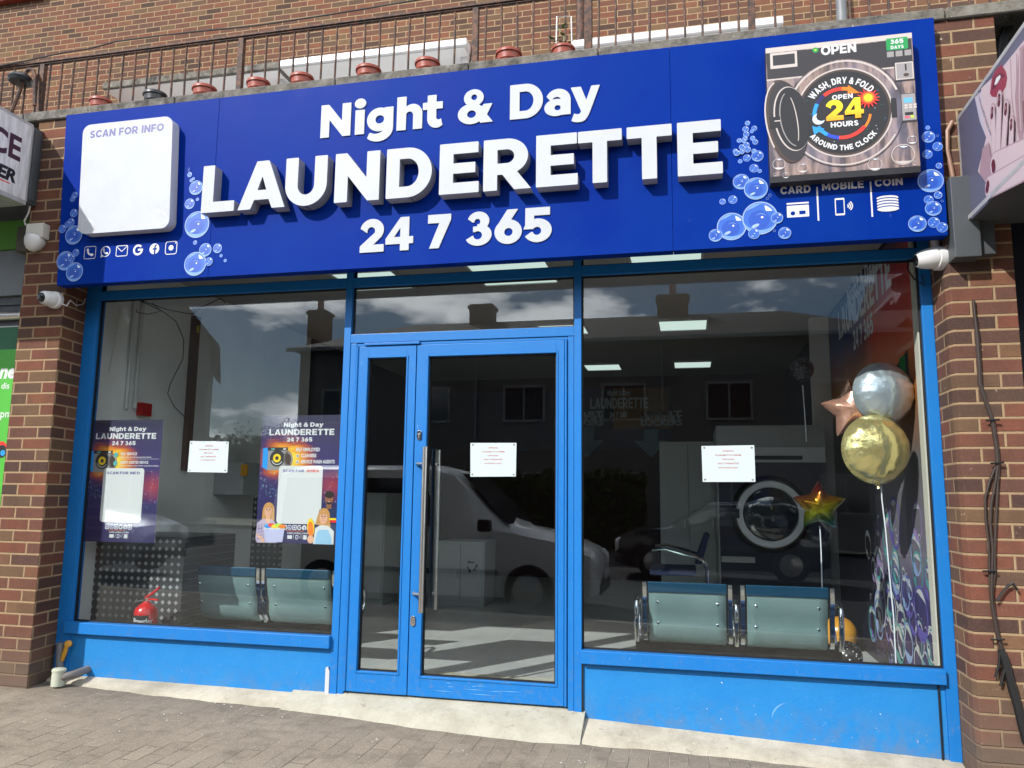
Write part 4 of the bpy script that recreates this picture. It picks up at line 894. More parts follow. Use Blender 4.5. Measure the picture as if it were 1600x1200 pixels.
# posters and notices behind the glass
def poster_bg(nm, w, h):
    n = N(nm); o = n.sep(n.obj()); u = n.math('DIVIDE', o[0], w); v = n.math('DIVIDE', o[2], h)
    nzz = n.math('MULTIPLY', n.math('SUBTRACT', n.noise(n.comb(n.math('MULTIPLY', u, 2.0), n.math('MULTIPLY', v, 9.0)), 1.6, 4), .5), .22)
    base = n.ramp(v, [(0, rgb(36, 32, 78)), (.45, rgb(44, 38, 94)), (.62, rgb(56, 44, 104)), (.8, rgb(54, 46, 88)), (1, rgb(40, 38, 62))])
    du = n.math('SUBTRACT', u, .34); dv = n.math('MULTIPLY', n.math('SUBTRACT', n.math('ADD', v, nzz), .655), 2.0)
    d = n.math('SQRT', n.math('ADD', n.math('MULTIPLY', du, du), n.math('MULTIPLY', dv, dv)))
    glow = n.ramp(d, [(0, rgb(255, 250, 226)), (.10, rgb(250, 216, 64)), (.2, rgb(236, 146, 34)), (.29, rgb(172, 76, 48)), (.38, rgb(84, 44, 92)), (.46, rgb(52, 44, 98))])
    c = n.mix(n.rng(d, .48, .32), base, glow)
    d2_ = n.math('SQRT', n.math('ADD', n.math('POWER', n.math('MULTIPLY', n.math('SUBTRACT', u, .92), 1.3), 2.0), n.math('POWER', n.math('MULTIPLY', n.math('SUBTRACT', v, .45), 2.4), 2.0)))
    c = n.mix(n.math('MULTIPLY', n.rng(d2_, .34, .0), .8), c, rgb(178, 60, 58)); c = n.mix(.16, c, rgb(60, 52, 78))
    return n.bsdf(c, .35)
SK1, SK2 = flat('light_skin_print', 232, 178, 146), flat('brown_skin_print', 150, 96, 66); HAIR = flat('blond_hair_print', 206, 150, 86); HAIRD = flat('dark_hair_print', 40, 30, 28); NAVY = flat('navy_shirt_print', 30, 46, 92); APR = flat('pale_blue_apron_print', 150, 196, 226); PLAID = flat('plaid_shirt_print', 186, 170, 196); TUB = flat('clear_tub_print', 190, 190, 226)
TEAL = flat('teal_print', 90, 180, 178)
def mini_washer(P, u, v, w, h):
    P.poly([(u, v + .02), (u + w * .18, v), (u + w * .18, v + h), (u, v + h * .96)], PB['cyan']); P.rect(u + w * .18, u + w * .8, v, v + h, PB['grey']); P.rect(u + w * .16, u + w * .84, v + h * .86, v + h, PB['dk'])
    P.rect(u + w * .28, u + w * .4, v + h * .9, v + h * .96, TEAL); P.rect(u + w * .68, u + w * .78, v + h * .89, v + h * .97, PB['lt'])
    P.ell(u + w * .5, v + h * .52, w * .25, w * .25, PB['dk']); P.ring(u + w * .5, v + h * .52, w * .2, w * .2, .005, W, 200, 330); P.ell(u + w * .49, v + h * .53, w * .13, w * .13, PB['yellow']); P.ell(u + w * .49, v + h * .53, w * .06, w * .06, PB['brown'])
    P.ell(u + w * .86, v + h * .5, w * .15, w * .24, PB['mid'], .15); P.ell(u + w * .87, v + h * .5, w * .11, w * .18, PB['brown'], .15); P.ring(u + w * .87, v + h * .5, w * .12, w * .19, .004, PB['lt'], 300, 440, .15)
def social(P, u, v, w):
    r = w / 13
    for i in range(6):
        c = u + r + i * (w - 2 * r) / 5
        if i in (0, 2, 5): P.rect(c - r, c + r, v - r, v + r, W, r * .35); P.rect(c - r * .7, c + r * .7, v - r * .7, v + r * .7, IND, r * .2); P.ell(c, v, r * .4, r * .4, W, 0, 10)
        elif i == 1: P.ell(c, v, r, r, W); P.ell(c, v, r * .75, r * .75, IND); P.ring(c + r * .2, v + r * .2, r * .6, r * .6, r * .3, W, 170, 285)
        elif i == 3: P.ring(c, v, r, r, r * .4, W, 42, 355); P.rect(c, c + r, v - r * .15, v + r * .2, W)
        else: P.ell(c, v, r, r, W); P.rect(c - r * .05, c + r * .3, v - r, v + r * .4, IND); P.rect(c - r * .35, c + r * .5, v - .1 * r, v + r * .15, IND)
def paybar(P, u, v, w):
    for i, t in enumerate(('CARD', 'MOBILE', 'COIN')): P.text(t, u + w * (.17 + .33 * i), v + .018, .009, W, align='c', off=.03, width=w * .26)
    for i in (1, 2): P.rect(u + w * .333 * i - .001, u + w * .333 * i + .001, v - .016, v + .026, W)
    P.rect(u + w * .06, u + w * .27, v - .014, v + .008, W, .002); P.rect(u + w * .42, u + w * .54, v - .016, v + .01, W, .002); P.rect(u + w * .44, u + w * .52, v - .012, v + .006, IND); P.ring(u + w * .55, v - .003, .009, .009, .003, W, -50, 50)
    for i in range(3): P.ell(u + w * .84, v - .012 + i * .009, w * .1, .0045, W)
def sprinkle(P, seed, u0, u1, v0, v1, n, r0=.002, r1=.007):
    rd = random.Random(seed)
    for i in range(n):
        u, v, r_ = rd.uniform(u0, u1), rd.uniform(v0, v1), rd.uniform(r0, r1); P.ring(u, v, r_, r_, r_ * .35, rd.choice([M['bubr'], TEAL, W]), rd.uniform(0, 200), rd.uniform(230, 420), taper=True)
def poster(label, tl, tr, br, bl, kind):
    Y = .047
    p = [atY(*q, Y) for q in (tl, tr, br, bl)]
    x0 = (p[0][0] + p[3][0]) / 2; x1 = (p[1][0] + p[2][0]) / 2; z1 = (p[0][2] + p[1][2]) / 2; z0 = (p[2][2] + p[3][2]) / 2; w, h = x1 - x0, z1 - z0
    mb = MB(); mb.box(x0, x1, Y, Y + .003, z0, z1); b = mb.build('poster', M['white_print'], None, label=label, cat='poster')
    P = Print(); P.rect(0, w, 0, h, poster_bg('poster_print', w, h))
    P.glyphs('Night & Day', w * .28, h * .908, h * .034, w * .50, W); P.glyphs('LAUNDERETTE', w * .10, h * .842, h * .048, w * .82, W, gap=.1); P.glyphs('24 7 365', w * .33, h * .79, h * .034, w * .32, W, gap=.12)
    mini_washer(P, w * .03, h * .565, w * .38, h * .18)
    for i in range(1): sprinkle(P, 9 + len(kind), 0.01, w * .26, h * .36, h * .56, 46); sprinkle(P, 19, w * .82, w * .98, h * .25, h * .58, 22)
    if kind == 'info':
        for v, a, bt in ((.70, 'SELF SERVICE', 'Wash, Dry & Fold Around the Clock'), (.63, 'AGENT ASSISTED SERVICE', 'Drop & Collect using Smart Laundry Lockers')):
            P.ell(w * .40, h * (v + .01), .016, .016, TEAL); P.text(a, w * .46, h * (v + .008), h * .022, W, width=w * (.22 if v > .66 else .38), off=.03); P.text(bt, w * .46, h * (v - .014), h * .011, W, width=w * (.42 if v > .66 else .52), off=.02)
        P.rect(w * .46, w * .98, h * .675, h * .677, W); card = (w * .25, w * .80, h * .16, h * .60); hd_ = [('SCAN FOR INFO', IND, .82)]
    else:
        for v, a, wd, x in ((.715, 'SELF EMPLOYED', .30, .45), (.668, 'CLEANERS', .19, .52), (.62, 'SERVICE WASH AGENTS', .42, .52)): P.text(a, w * x, h * v, h * .027, W, width=w * wd, off=.035)
        for v in (.668, .62): P.rect(w * .46, w * .495, h * v, h * (v + .022), W, .003); P.rect(w * .467, w * .488, h * (v + .004), h * (v + .014), IND)
        card = (w * .25, w * .80, h * .15, h * .60); hd_ = [('SCAN FOR ', IND, .5), ('JOBS', PB['red'], .3)]
    P.rect(*card, W, .022); cw = card[1] - card[0]; u = card[0] + cw * .09
    for t_, m_, f in hd_: P.glyphs(t_.strip(), u, card[3] - h * .05, h * .022, cw * f * .98, m_, gap=.12, space=.4); u += cw * (f + .03)
    social(P, w * .33, h * .122, w * .36); P.rect(w * .38, w * .6, h * .094, h * .097, PB['orange']); paybar(P, w * .38, h * .052, w * .28)
    if kind == 'jobs':     # printed figures round the card
        # woman in a plaid shirt with a tub
        P.ell(w * .145, h * .245, w * .075, h * .068, HAIR); P.poly([(w * .07, h * .25), (w * .22, h * .25), (w * .225, h * .16), (w * .065, h * .16)], HAIR); P.poly([(0, h * .03), (w * .01, h * .15), (w * .08, h * .185), (w * .2, h * .18), (w * .26, h * .14), (w * .27, h * .0), (w * .02, h * .0)], PLAID)
        P.poly([(w * .12, h * .21), (w * .17, h * .21), (w * .175, h * .16), (w * .145, h * .15), (w * .115, h * .165)], SK1); P.ell(w * .143, h * .245, w * .046, h * .046, SK1); P.rect(w * .126, w * .16, h * .221, h * .227, W, .002)
        for i in range(6): P.line([(w * (.03 + .035 * i), h * .03), (w * (.035 + .035 * i), h * .15)], .002, IND)
        P.poly([(w * .10, h * .105), (w * .36, h * .11), (w * .34, h * .008), (w * .13, h * .005)], TUB); P.rect(w * .095, w * .365, h * .105, h * .118, W, .004)
        for i, c in enumerate(('cyan', 'red', 'yellow', 'lime', 'orange')): P.ell(w * (.15 + .045 * i), h * (.128 + .008 * (i % 2)), w * .045, h * .016, PB[c], 0, 14)
        P.poly([(w * .0, h * .06), (w * .03, h * .07), (w * .12, h * .02), (w * .1, h * .0)], SK1)
        # man in a navy shirt
        P.poly([(w * .74, h * .15), (w * .78, h * .26), (w * .86, h * .285), (w * .99, h * .28), (w * .995, h * .1), (w * .8, h * .1)], NAVY); P.rect(w * .865, w * .925, h * .27, h * .31, SK2); P.ell(w * .895, h * .345, w * .05, h * .05, SK2); P.ell(w * .895, h * .378, w * .055, h * .028, HAIRD); P.ell(w * .895, h * .318, w * .035, h * .016, HAIRD, 0, 14); P.rect(w * .877, w * .913, h * .322, h * .329, W, .002)
        P.rect(w * .89, w * .99, h * .165, h * .19, PB['red']); P.rect(w * .89, w * .99, h * .185, h * .2, PB['yellow'])
        # woman in an apron with a duster
        P.poly([(w * .74, h * .15), (w * .76, h * .21), (w * .9, h * .21), (w * .93, h * .13)], HAIR); P.ell(w * .84, h * .215, w * .072, h * .06, HAIR); P.poly([(w * .72, h * .0), (w * .74, h * .12), (w * .8, h * .145), (w * .9, h * .14), (w * .97, h * .1), (w * .97, 0)], W); P.ell(w * .835, h * .2, w * .047, h * .05, SK1); P.rect(w * .818, w * .852, h * .176, h * .182, W, .002)
        P.poly([(w * .74, 0), (w * .76, h * .08), (w * .79, h * .11), (w * .9, h * .11), (w * .94, h * .05), (w * .95, 0)], APR); P.ell(w * .685, h * .125, w * .045, h * .07, PB['yellow'], .1); P.ell(w * .685, h * .11, w * .035, h * .06, PB['orange'], .1); P.ell(w * .69, h * .035, w * .04, h * .03, SK1)
    if kind == 'jobs':
        for fu, fv, sc in ((.143, .247, 1), (.895, .35, 1), (.835, .203, 1)):
            for dx in (-.018, .018): P.ell(w * (fu + dx), h * (fv + .008), w * .008, h * .005, HAIRD, 0, 10); P.line([(w * (fu + dx - .011), h * (fv + .019)), (w * (fu + dx + .011), h * (fv + .019))], h * .0025, HAIRD)
            P.ell(w * fu, h * (fv - .006), w * .007, h * .006, flat('nose_shade_print', 190, 120, 92), 0, 8); P.ring(w * fu, h * (fv - .016), w * .022, h * .011, h * .003, PB['red'], 190, 350)
        for fu, fv in ((.143, .268), (.835, .225)): P.poly([(w * (fu - .05), h * fv), (w * (fu - .03), h * (fv + .02)), (w * (fu + .03), h * (fv + .022)), (w * (fu + .05), h * fv), (w * (fu + .01), h * (fv + .006))], HAIR)
        for i in range(5): P.line([(w * .02, h * (.03 + .025 * i)), (w * .09, h * (.032 + .027 * i))], .002, IND)
    P.build('poster_print', (x0, Y - .0002, z0), parent=b)
    return b
poster('tall poster with SCAN FOR INFO panel and sunset, partly shaded beside the brick pillar', (141, 657), (255.5, 655.5), (241.3, 848), (124.5, 846), 'info')
poster('tall poster with SCAN FOR JOBS panel and three printed people, beside the door', (411, 649.5), (533.5, 648), (525.5, 850.5), (398.5, 848), 'jobs')
NRED = flat('pale_red_ink', 216, 92, 104)
PAPER = simple('white_paper', (0.74, 0.77, 0.80, 1), .6, 0, .02)
def notice(label, tl, tr, br, bl):
    Y = .046; p = [atY(*q, Y) for q in (tl, tr, br, bl)]
    mb = MB(); q = []
    mb.prism([tuple(k) for k in p], (0, .002, 0)); b = mb.build('paper_notice', PAPER, None, label=label, cat='notice', group='paper notices behind the glass')
    x0, x1 = (p[0][0] + p[3][0]) / 2, (p[1][0] + p[2][0]) / 2; z0, z1 = (p[2][2] + p[3][2]) / 2, (p[0][2] + p[1][2]) / 2; w, h = x1 - x0, z1 - z0
    P = Print()
    for i, (t_, f) in enumerate((('OPENING', .21), ('10.30AM TO 5.00PM', .49), ('FOR NOW', .23), ('AND THEREAFTER', .41), ('24 HOURS A DAY', .38))): P.text(t_, w * .5, h * (.83 - .115 * i), h * .045, NRED, width=w * f, align='c', off=.012)
    for u in (.05, .95):
        for v in (.06, .94): P.ell(w * u, h * v, .006, .006, PB['grey'], 0, 12)
    P.build('notice_print', (x0, Y - .0002, z0), parent=b)
notice('white paper opening notice on the window between the two tall posters', (297, 689), (357.5, 690), (355, 738.5), (293, 737.5))
notice('white paper opening notice on the glass door', (735, 692), (807, 692), (806, 744.5), (735, 745))
notice('white paper opening notice on the window beside the washing machine, largest of the three', (1096, 697), (1178.5, 695.5), (1180.5, 753), (1098, 753))

# ------------------------------------------------------------------ inside the shop
FZ = .19
def tiles():
    n = N('grey_floor_tile'); p = n.sep(n.pos()); m = None
    fu = n.math('FRACT', n.math('DIVIDE', n.math('ADD', p[0], 10.1), .6)); fv = n.math('FRACT', n.math('DIVIDE', n.math('ADD', p[1], 10.25), .6))
    e = n.math('MINIMUM', n.math('MINIMUM', fu, n.math('SUBTRACT', 1.0, fu)), n.math('MINIMUM', fv, n.math('SUBTRACT', 1.0, fv)))
    f = n.noise(n.pos(), 3, 6, .6); c = n.mix(n.rng(f, .3, .7), (.38, .385, .39, 1), (.50, .50, .49, 1)); c = n.mix(n.rng(e, .004, .008), (.6, .58, .55, 1), c)
    return n.bsdf(c, .35, 0, None, .5)
mb = MB(); mb.box(-.16, 5.32, .17, 6.8, FZ - .15, FZ); mb.build('floor', tiles(), kind='structure')
mb = MB(); mb.box(B1, D1, .056, .60, .1, .1942); mb.build('floor', M['ramp'], kind='structure')
mb = MB(); mb.box(D1 + .06, 5.1, .18, .60, .15, .1942); mb.build('floor', M['ramp'], kind='structure')
CEIL = simple('ceiling_paint', (.40, .38, .35, 1), .9); WALLG = simple('grey_plaster', (.84, .84, .82, 1), .9, 0, .1, 2)
DARKW = simple('dark_navy_wall', rgb(28, 30, 48, .8), .6); 
mb = MB(); mb.box(-.3, 5.5, .1, 7.0, 3.1, 3.19); mb.build('ceiling', CEIL, kind='structure')
yl = 3.4
mb = MB(); mb.box(-.32, -.16, .12, yl, 0, 3.1); mb.build('wall', WALLG, kind='structure')
mb = MB(); mb.box(-.32, -.16, yl + .002, 6.8, 0, 3.1); mb.build('wall', DARKW, kind='structure')
mb = MB(); mb.box(5.32, 5.48, .12, 6.8, 0, 3.1); mb.build('wall', DARKW, kind='structure')
mb = MB(); mb.box(-.32, 5.48, 6.8, 6.95, 0, 3.1); mb.build('wall', simple('red_brown_wall', rgb(70, 26, 30, .7), .7), kind='structure')
LEDM = N('lit_led_panel'); e = LEDM.n('ShaderNodeEmission'); e.inputs[0].default_value = (.82, 1.0, .92, 1); e.inputs[1].default_value = .55; LEDM.l(e.outputs[0], LEDM.out.inputs[0]); LEDM = LEDM.m
for i, (x, y, lab) in enumerate(((1.5, 1.22, 'square ceiling light seen over the head rail near the left window end'), (2.68, 1.22, 'square ceiling light seen through the gap above the door'), (3.86, 1.12, 'square ceiling light in the gap above the right window head rail'),
                                 (2.74, 3.36, 'square ceiling light half hidden behind the door post'), (3.96, 3.36, 'square ceiling light under the reflected chimney in the right window'), (2.88, 5.85, 'far square ceiling light close beside the blue door post'), (4.06, 5.82, 'far square ceiling light above the grey lockers'))):
    s_ = .5 if y < 2 else .46; s_ = .6 if i == 1 else s_
    t = thing('ceiling_light', lab, 'ceiling light', (x, y, 3.099), 'square ceiling lights')
    mb = MB(); a = s_ / 2
    for q in ((x - a - .02, x - a, y - a - .02, y + a + .02), (x + a, x + a + .02, y - a - .02, y + a + .02), (x - a, x + a, y - a - .02, y - a), (x - a, x + a, y + a, y + a + .02)): mb.box(*q, 3.08, 3.099)
    mb.build('frame', M['whiteplastic'], t); mb = MB(); mb.box(x - a, x + a, y - a, y + a, 3.088, 3.098); mb.build('diffuser', LEDM, t)
# mural on the side wall
def mural_mat(w, h):
    n = N('mural_print'); o = n.sep(n.obj()); u = n.math('DIVIDE', o[0], w); v = n.math('DIVIDE', o[2], h)
    nn = n.math('MULTIPLY', n.math('SUBTRACT', n.noise(n.obj(), 2.2, 4), .5), .12)
    base = n.ramp(n.math('ADD', v, nn), [(0, rgb(42, 38, 84)), (.2, rgb(60, 52, 108)), (.27, rgb(128, 120, 136)), (.5, rgb(120, 116, 118)), (.62, rgb(160, 104, 60)), (.72, rgb(226, 112, 44)), (.84, rgb(224, 46, 40)), (.94, rgb(180, 38, 42)), (1, rgb(34, 36, 56))])
    dark = n.ramp(n.math('ADD', v, nn), [(0, rgb(24, 22, 42)), (.4, rgb(20, 20, 30)), (.6, rgb(40, 32, 26)), (.72, rgb(196, 120, 40)), (.8, rgb(130, 60, 60)), (.88, rgb(50, 60, 130)), (1, rgb(24, 26, 44))])
    c = n.mix(n.rng(n.math('ADD', u, nn), .46, .62), dark, base); return n.bsdf(c, .4)
MW, MH = 2.95, 2.86
mu = thing('wall_mural', 'tall printed wall mural with sunset sky, bubbles and launderette lettering on the side wall', 'mural', (5.317, 1.6, FZ))
mb = MB(); mb.box(5.311, 5.3195, .22, .22 + MW, FZ, FZ + MH); mb.build('mural_panel', M['white_print'], mu)
P = Print(); P.rect(0, MW, 0, MH, mural_mat(MW, MH))
def mp_(px, py): p = atX(px, py, 5.31); return .22 + MW - p[1], p[2] - FZ
a = mp_(1324, 478); b = mp_(1368, 428); P.glyphs('Night & Day', a[0], a[1] - .02, .17, b[0] - a[0], flat('mural_letter_print', 240, 244, 252, .45, .95))
a = mp_(1311, 532); b = mp_(1394, 470); P.glyphs('LAUNDERETTE', a[0], a[1], .25, b[0] - a[0], flat('mural_letter_print', 246, 248, 252, .45, .95), gap=.06)
a = mp_(1334, 548); b = mp_(1365, 525); P.glyphs('24 7 365', a[0], a[1], .16, b[0] - a[0], flat('mural_letter_print', 246, 248, 252, .45, .95))
a = mp_(1372, 640); b = mp_(1418, 540); P.poly([(a[0], a[1]), (b[0], a[1] + .02), (b[0], a[1] + .28), (a[0], a[1] + .1)], PB['dk'])
a = mp_(1406, 572); P.rect(a[0], a[0] + .13, a[1] - .1, a[1] + .05, PB['green'])
rd = random.Random(21)
for i in range(95):
    u = rd.uniform(MW * .42, MW * .99); v = rd.uniform(.02, 1.05) ** 1.15; r_ = rd.choice([.02, .03, .04, .07, .1, .13]) * rd.uniform(.7, 1.2)
    if u + r_ > MW or v - r_ < 0: continue
    c = rd.choice([flat('bubble_mauve_print', 176, 150, 206), TEAL, M['bubr'], flat('bubble_violet_print', 110, 96, 190), W])
    P.ring(u, v, r_, r_ * 1.15, r_ * .13, c, 0, 360, 0, 26); P.ring(u, v, r_ * .85, r_, r_ * .3, W, rd.uniform(0, 90), rd.uniform(110, 160), taper=True); P.ring(u, v, r_ * .9, r_ * 1.0, r_ * .4, c, 200, rd.uniform(240, 330), taper=True)
P.build('mural_print', (5.3105, .22 + MW, FZ), R(-90), parent=mu)
mb = MB(); mb.box(5.27, 5.3195, .135, .215, FZ, 3.02); mb.build('wall_trim', simple('cream_trim', (.62, .58, .5, 1), .6), label='cream wooden strip covering the mural end beside the window', cat='trim strip')
mb = MB(); mb.box(5.15, 5.319, 3.2, 3.3, FZ, 3.09); mb.build('partition_post', WALLG, label='grey partition post behind the balloons where the mural starts', cat='post')
# fixings on the left wall
def onl(px, py): return atX(px, py, -.15)
for k, px in enumerate((206, 219)):
    a = onl(px + 3, 470); b = onl(px - 1, 640); mb = MB(); mb.cyl((-.14, a[1], a[2]), (-.14, a[1], b[2]), .014, seg=10); mb.build('conduit', M['whiteplastic'], label=('white conduit pipe down the grey wall, nearer the window' if k == 0 else 'white conduit pipe ending over the red box'), cat='pipe', smooth=True)
p = onl(221, 640); mb = MB(); mb.box(-.16, -.1, p[1] - .05, p[1] + .06, p[2] - .05, p[2] + .05); mb.build('alarm_call_point', simple('red_plastic', rgb(180, 26, 30), .4), bevel=.006, label='red alarm call point box on the grey wall', cat='alarm box')
a = onl(304, 495); b = onl(297, 735); 
ct = thing('cable_trunking', 'dark brown upright trunking with a yellow label on the grey wall', 'trunking', (-.13, a[1], b[2]))
mb = MB(); mb.box(-.158, -.11, a[1] - .035, a[1] + .035, b[2], a[2]); mb.build('trunking_body', simple('dark_brown', rgb(92, 66, 56), .6), ct)
mb = MB(); p = onl(306, 516); mb.box(-.1095, -.106, a[1] - .018, a[1] + .018, p[2] - .03, p[2] + .03); mb.build('label_sticker', simple('yellow_label', rgb(190, 170, 40), .6), ct)
CYb = .5
for lab, pts in (('black cable looping down from the ceiling in the left window', ((208, 466), (214, 488), (232, 491), (252, 486), (238, 474))), ('thin black cable hanging across the grey wall', ((215, 468), (255, 487), (275, 502), (287, 530), (286, 560), (266, 600), (262, 615), (272, 635), (292, 655))),
                 ('black cable swagged along the ceiling of the left window', ((222, 470), (262, 484), (300, 491), (315, 480), (345, 466), (352, 474)))):
    mb = MB(); mb.tube([atY(*q, CYb) for q in pts], .0035, 6); mb.build('loose_cable', M['black'], label=lab, cat='cable')
mb = MB(); mb.tube([atY(*q, .3) for q in ((187, 480), (178, 540), (168, 590), (153, 655))], .003, 6); mb.build('loose_cable', M['whiteplastic'], label='thin white cable slanting down behind the left window edge', cat='cable')
mb = MB(); mb.tube([atY(*q, .4) for q in ((155, 850), (163, 905), (168, 945), (172, 960), (182, 985))], .007, 6); mb.build('hose', M['black'], label='black hose hanging under the shaded poster', cat='hose')
# chequer plate cladding
def tread():
    n = N('chequer_plate'); p = n.sep(n.pos())
    s = .052; a = n.math('DIVIDE', n.math('ADD', p[0], p[2]), s); b = n.math('DIVIDE', n.math('SUBTRACT', p[0], p[2]), s)
    par = n.math('FRACT', n.math('MULTIPLY', n.math('ADD', n.math('FLOOR', a), n.math('FLOOR', b)), .5))
    fa = n.math('ABSOLUTE', n.math('SUBTRACT', n.math('FRACT', a), .5)); fb = n.math('ABSOLUTE', n.math('SUBTRACT', n.math('FRACT', b), .5))
    m = n.math('MULTIPLY', n.rng(fa, .34, .28), n.rng(fb, .34, .28)); m = n.math('MULTIPLY', m, n.rng(par, .2, .3))
    bars = n.math('SINE', n.math('MULTIPLY', n.math('FRACT', a), 44.0)); m2 = n.math('MULTIPLY', m, n.rng(bars, -.3, .3, .35, 1))
    c = n.mix(m2, (.10, .10, .105, 1), (.72, .73, .74, 1)); return n.bsdf(c, .35, .55, n.bump(m, .004))
TRD = tread(); xr = atY(281, 960, .32)[0]; zt_ = atY(220, 838, .32)[2]
mb = MB(); mb.box(-.158, xr, .32, .95, FZ, zt_); mb.build('chequer_boxing', TRD, bevel=.002, seg=1, label='chequer plate boxing close behind the red fire extinguisher', cat='metal panel')
mb = MB(); mb.box(xr + .01, atY(392, 850, 1.62)[0], 1.62, 1.66, FZ, 1.33); mb.build('chequer_plate', TRD, label='dark chequer plate panel further in, above the bench and below the grey cabinet', cat='metal panel')
cbx = thing('wall_cabinet', 'grey metal cabinet above the chequer plate panel in the left window', 'cabinet', (.62, 1.9, 1.34))
a = atY(294, 722, 1.7); b = atY(378, 790, 1.7); mb = MB(); mb.box(a[0], b[0], 1.7, 2.2, 1.335, a[2]); mb.build('cabinet_body', simple('grey_metal', (.38, .4, .4, 1), .5), cbx, bevel=.006)
mb = MB(); mb.box(b[0] - .02, b[0] + .04, 1.68, 1.7, a[2] - .12, a[2] - .02); mb.build('label_sticker', simple('yellow_label2', rgb(210, 150, 30), .6), cbx)
# waiting benches
PERF = None
def perf_seat():
    n = N('perforated_grey_seat'); p = n.sep(n.pos()); s = 420.0
    m = n.math('MULTIPLY', n.math('SINE', n.math('MULTIPLY', p[0], s)), n.math('SINE', n.math('MULTIPLY', p[2], s))); f = n.noise(n.pos(), 4, 3)
    c = n.mix(n.rng(m, .2, .6, 0, .55), n.mix(n.rng(f, .3, .7), (.27, .40, .39, 1), (.22, .34, .34, 1)), (.10, .13, .13, 1)); return n.bsdf(c, .4, .35)
PERF = perf_seat(); TEALM = simple('teal_shade_strip', rgb(18, 74, 104, .8), .35, .3)
def bench(seats, label):
    t = thing('waiting_bench', label, 'bench', ((seats[0][0] + seats[-1][1]) / 2, .75, FZ), 'perforated metal waiting benches')
    prof = [(.50, .835), (.50, .79), (.505, .74), (.525, .66), (.55, .60), (.548, .575), (.555, .52), (.585, .475), (.63, .455), (.72, .465), (.85, .475), (.94, .47), (.98, .44)]
    for (x0, x1) in seats:
        mb = MB(); n = 8; mb.grid([[(x0 + .025 + (x1 - x0 - .05) * i / n, y, z) for i in range(n + 1)] for y, z in prof]); s_ = mb.build('seat', PERF, t, smooth=True, solid=.006)
        mb = MB(); mb.box(x0 + .02, x1 - .02, .488, .502, .775, .838); mb.build('top_rail', TEALM, t, bevel=.005)  # not a rail: teal strip painted in for the shade along the backrest top
        mb = MB()
        for ux in (.15, .85):
            for yy, zz in ((.512, .715), (.549, .585)): mb.lathe([(.009, 0), (.007, .006), (.002, .008)], (x0 + (x1 - x0) * ux, yy - .004, zz), (0, -1, .1), 10)
        mb.build('rivets', M['chrome'], s_)
        for x in (x0, x1):
            mb = MB(); rows = []
            for y, z in prof[:-2]: rows.append([(x - .012, y - .012, z), (x + .012, y - .012, z), (x + .012, y + .014, z), (x - .012, y + .014, z)])
            mb.grid(rows, closed=True); mb.build('side_frame', M['chrome'], t, smooth=True)
    xa = [seats[0][0] - .055] + [(a[1] + b[0]) / 2 for a, b in zip(seats[:-1], seats[1:])] + [seats[-1][1] + .055]
    for x in xa:
        mb = MB(); pts = [(x, .60, .46), (x, .56, .54), (x, .55, .64), (x, .57, .70), (x, .63, .715), (x, .80, .70), (x, .88, .66), (x, .89, .56), (x, .82, .46)]
        mb.tube(pts, [.016] * 9, 10); mb.build('armrest', M['chrome'], t, smooth=True)
    mb = MB(); mb.box(seats[0][0] - .07, seats[-1][1] + .07, .66, .72, .39, .45); mb.build('beam', M['black'], t, bevel=.004)
    for x in (seats[0][0] + .1, seats[-1][1] - .1):
        mb = MB(); mb.tube([(x, .69, .39), (x, .69, FZ + .05)], .025, 10); mb.tube([(x, .45, FZ + .02), (x, .55, FZ + .05), (x, .69, FZ + .07), (x, .85, FZ + .05), (x, .97, FZ + .02)], .018, 8); mb.build('leg', M['chrome'], t, smooth=True)
    return t
bench([(3.709, 4.226), (4.299, 4.812)], 'two seat perforated metal bench with chrome arms in front of the round machine door')
bench([(.489, 1.035), (1.075, 1.61)], 'two seat perforated metal bench beside the fire extinguisher under the posters')
# fire extinguisher
fe = thing('fire_extinguisher', 'red powder fire extinguisher with black label in the left window', 'fire extinguisher', (0, 0, 0))
ey = .17; ex = atY(226, 985, ey)[0]; zt = atY(226, 946, ey)[2]; REDM = simple('red_gloss', rgb(206, 20, 24, .85), .25, 0, .03, coat=.4)
fe.location = (ex, ey, FZ); bpy.context.view_layer.update()
mb = MB(); mb.lathe([(.074, 0), (.076, .02), (.076, zt - FZ - .05), (.07, zt - FZ - .02), (.052, zt - FZ), (.025, zt - FZ + .02), (.018, zt - FZ + .03)], (ex, ey, FZ), seg=28); mb.build('cylinder', REDM, fe, smooth=True)
mb = MB(); mb.cyl((ex, ey, zt + .02), (ex, ey, zt + .055), .014); mb.build('valve', M['steel'], fe, smooth=True)
mb = MB(); mb.tube([(ex - .01, ey - .005, zt + .05), (ex + .05, ey - .01, zt + .085), (ex + .105, ey - .02, zt + .125)], [.009, .010, .008], 8); mb.build('lever', REDM, fe, smooth=True)
mb = MB(); mb.tube([(ex, ey, zt + .04), (ex + .05, ey - .01, zt + .045), (ex + .10, ey - .02, zt + .042)], .007, 8); mb.build('handle', REDM, fe, smooth=True)
mb = MB(); mb.tube([(ex - .01, ey - .01, zt + .035), (ex - .07, ey - .03, zt + .02), (ex - .095, ey - .03, zt - .06), (ex - .088, ey - .03, zt - .22)], .009, 8); mb.build('hose', M['black'], fe, smooth=True)
mb = MB(); r_ = .0772; arc = [-.9 + .12 * i for i in range(16)]; zl = zt - .13
mb.grid([[(ex + r_ * math.sin(a), ey - r_ * math.cos(a), z) for a in arc] for z in (zl, zl + .075)]); mb.build('label_band', M['black'], fe)
vs, fs = text_mesh('Powder', .02); k = .036 / CAPH; a0 = -.55; mb = MB(); rr = .0778
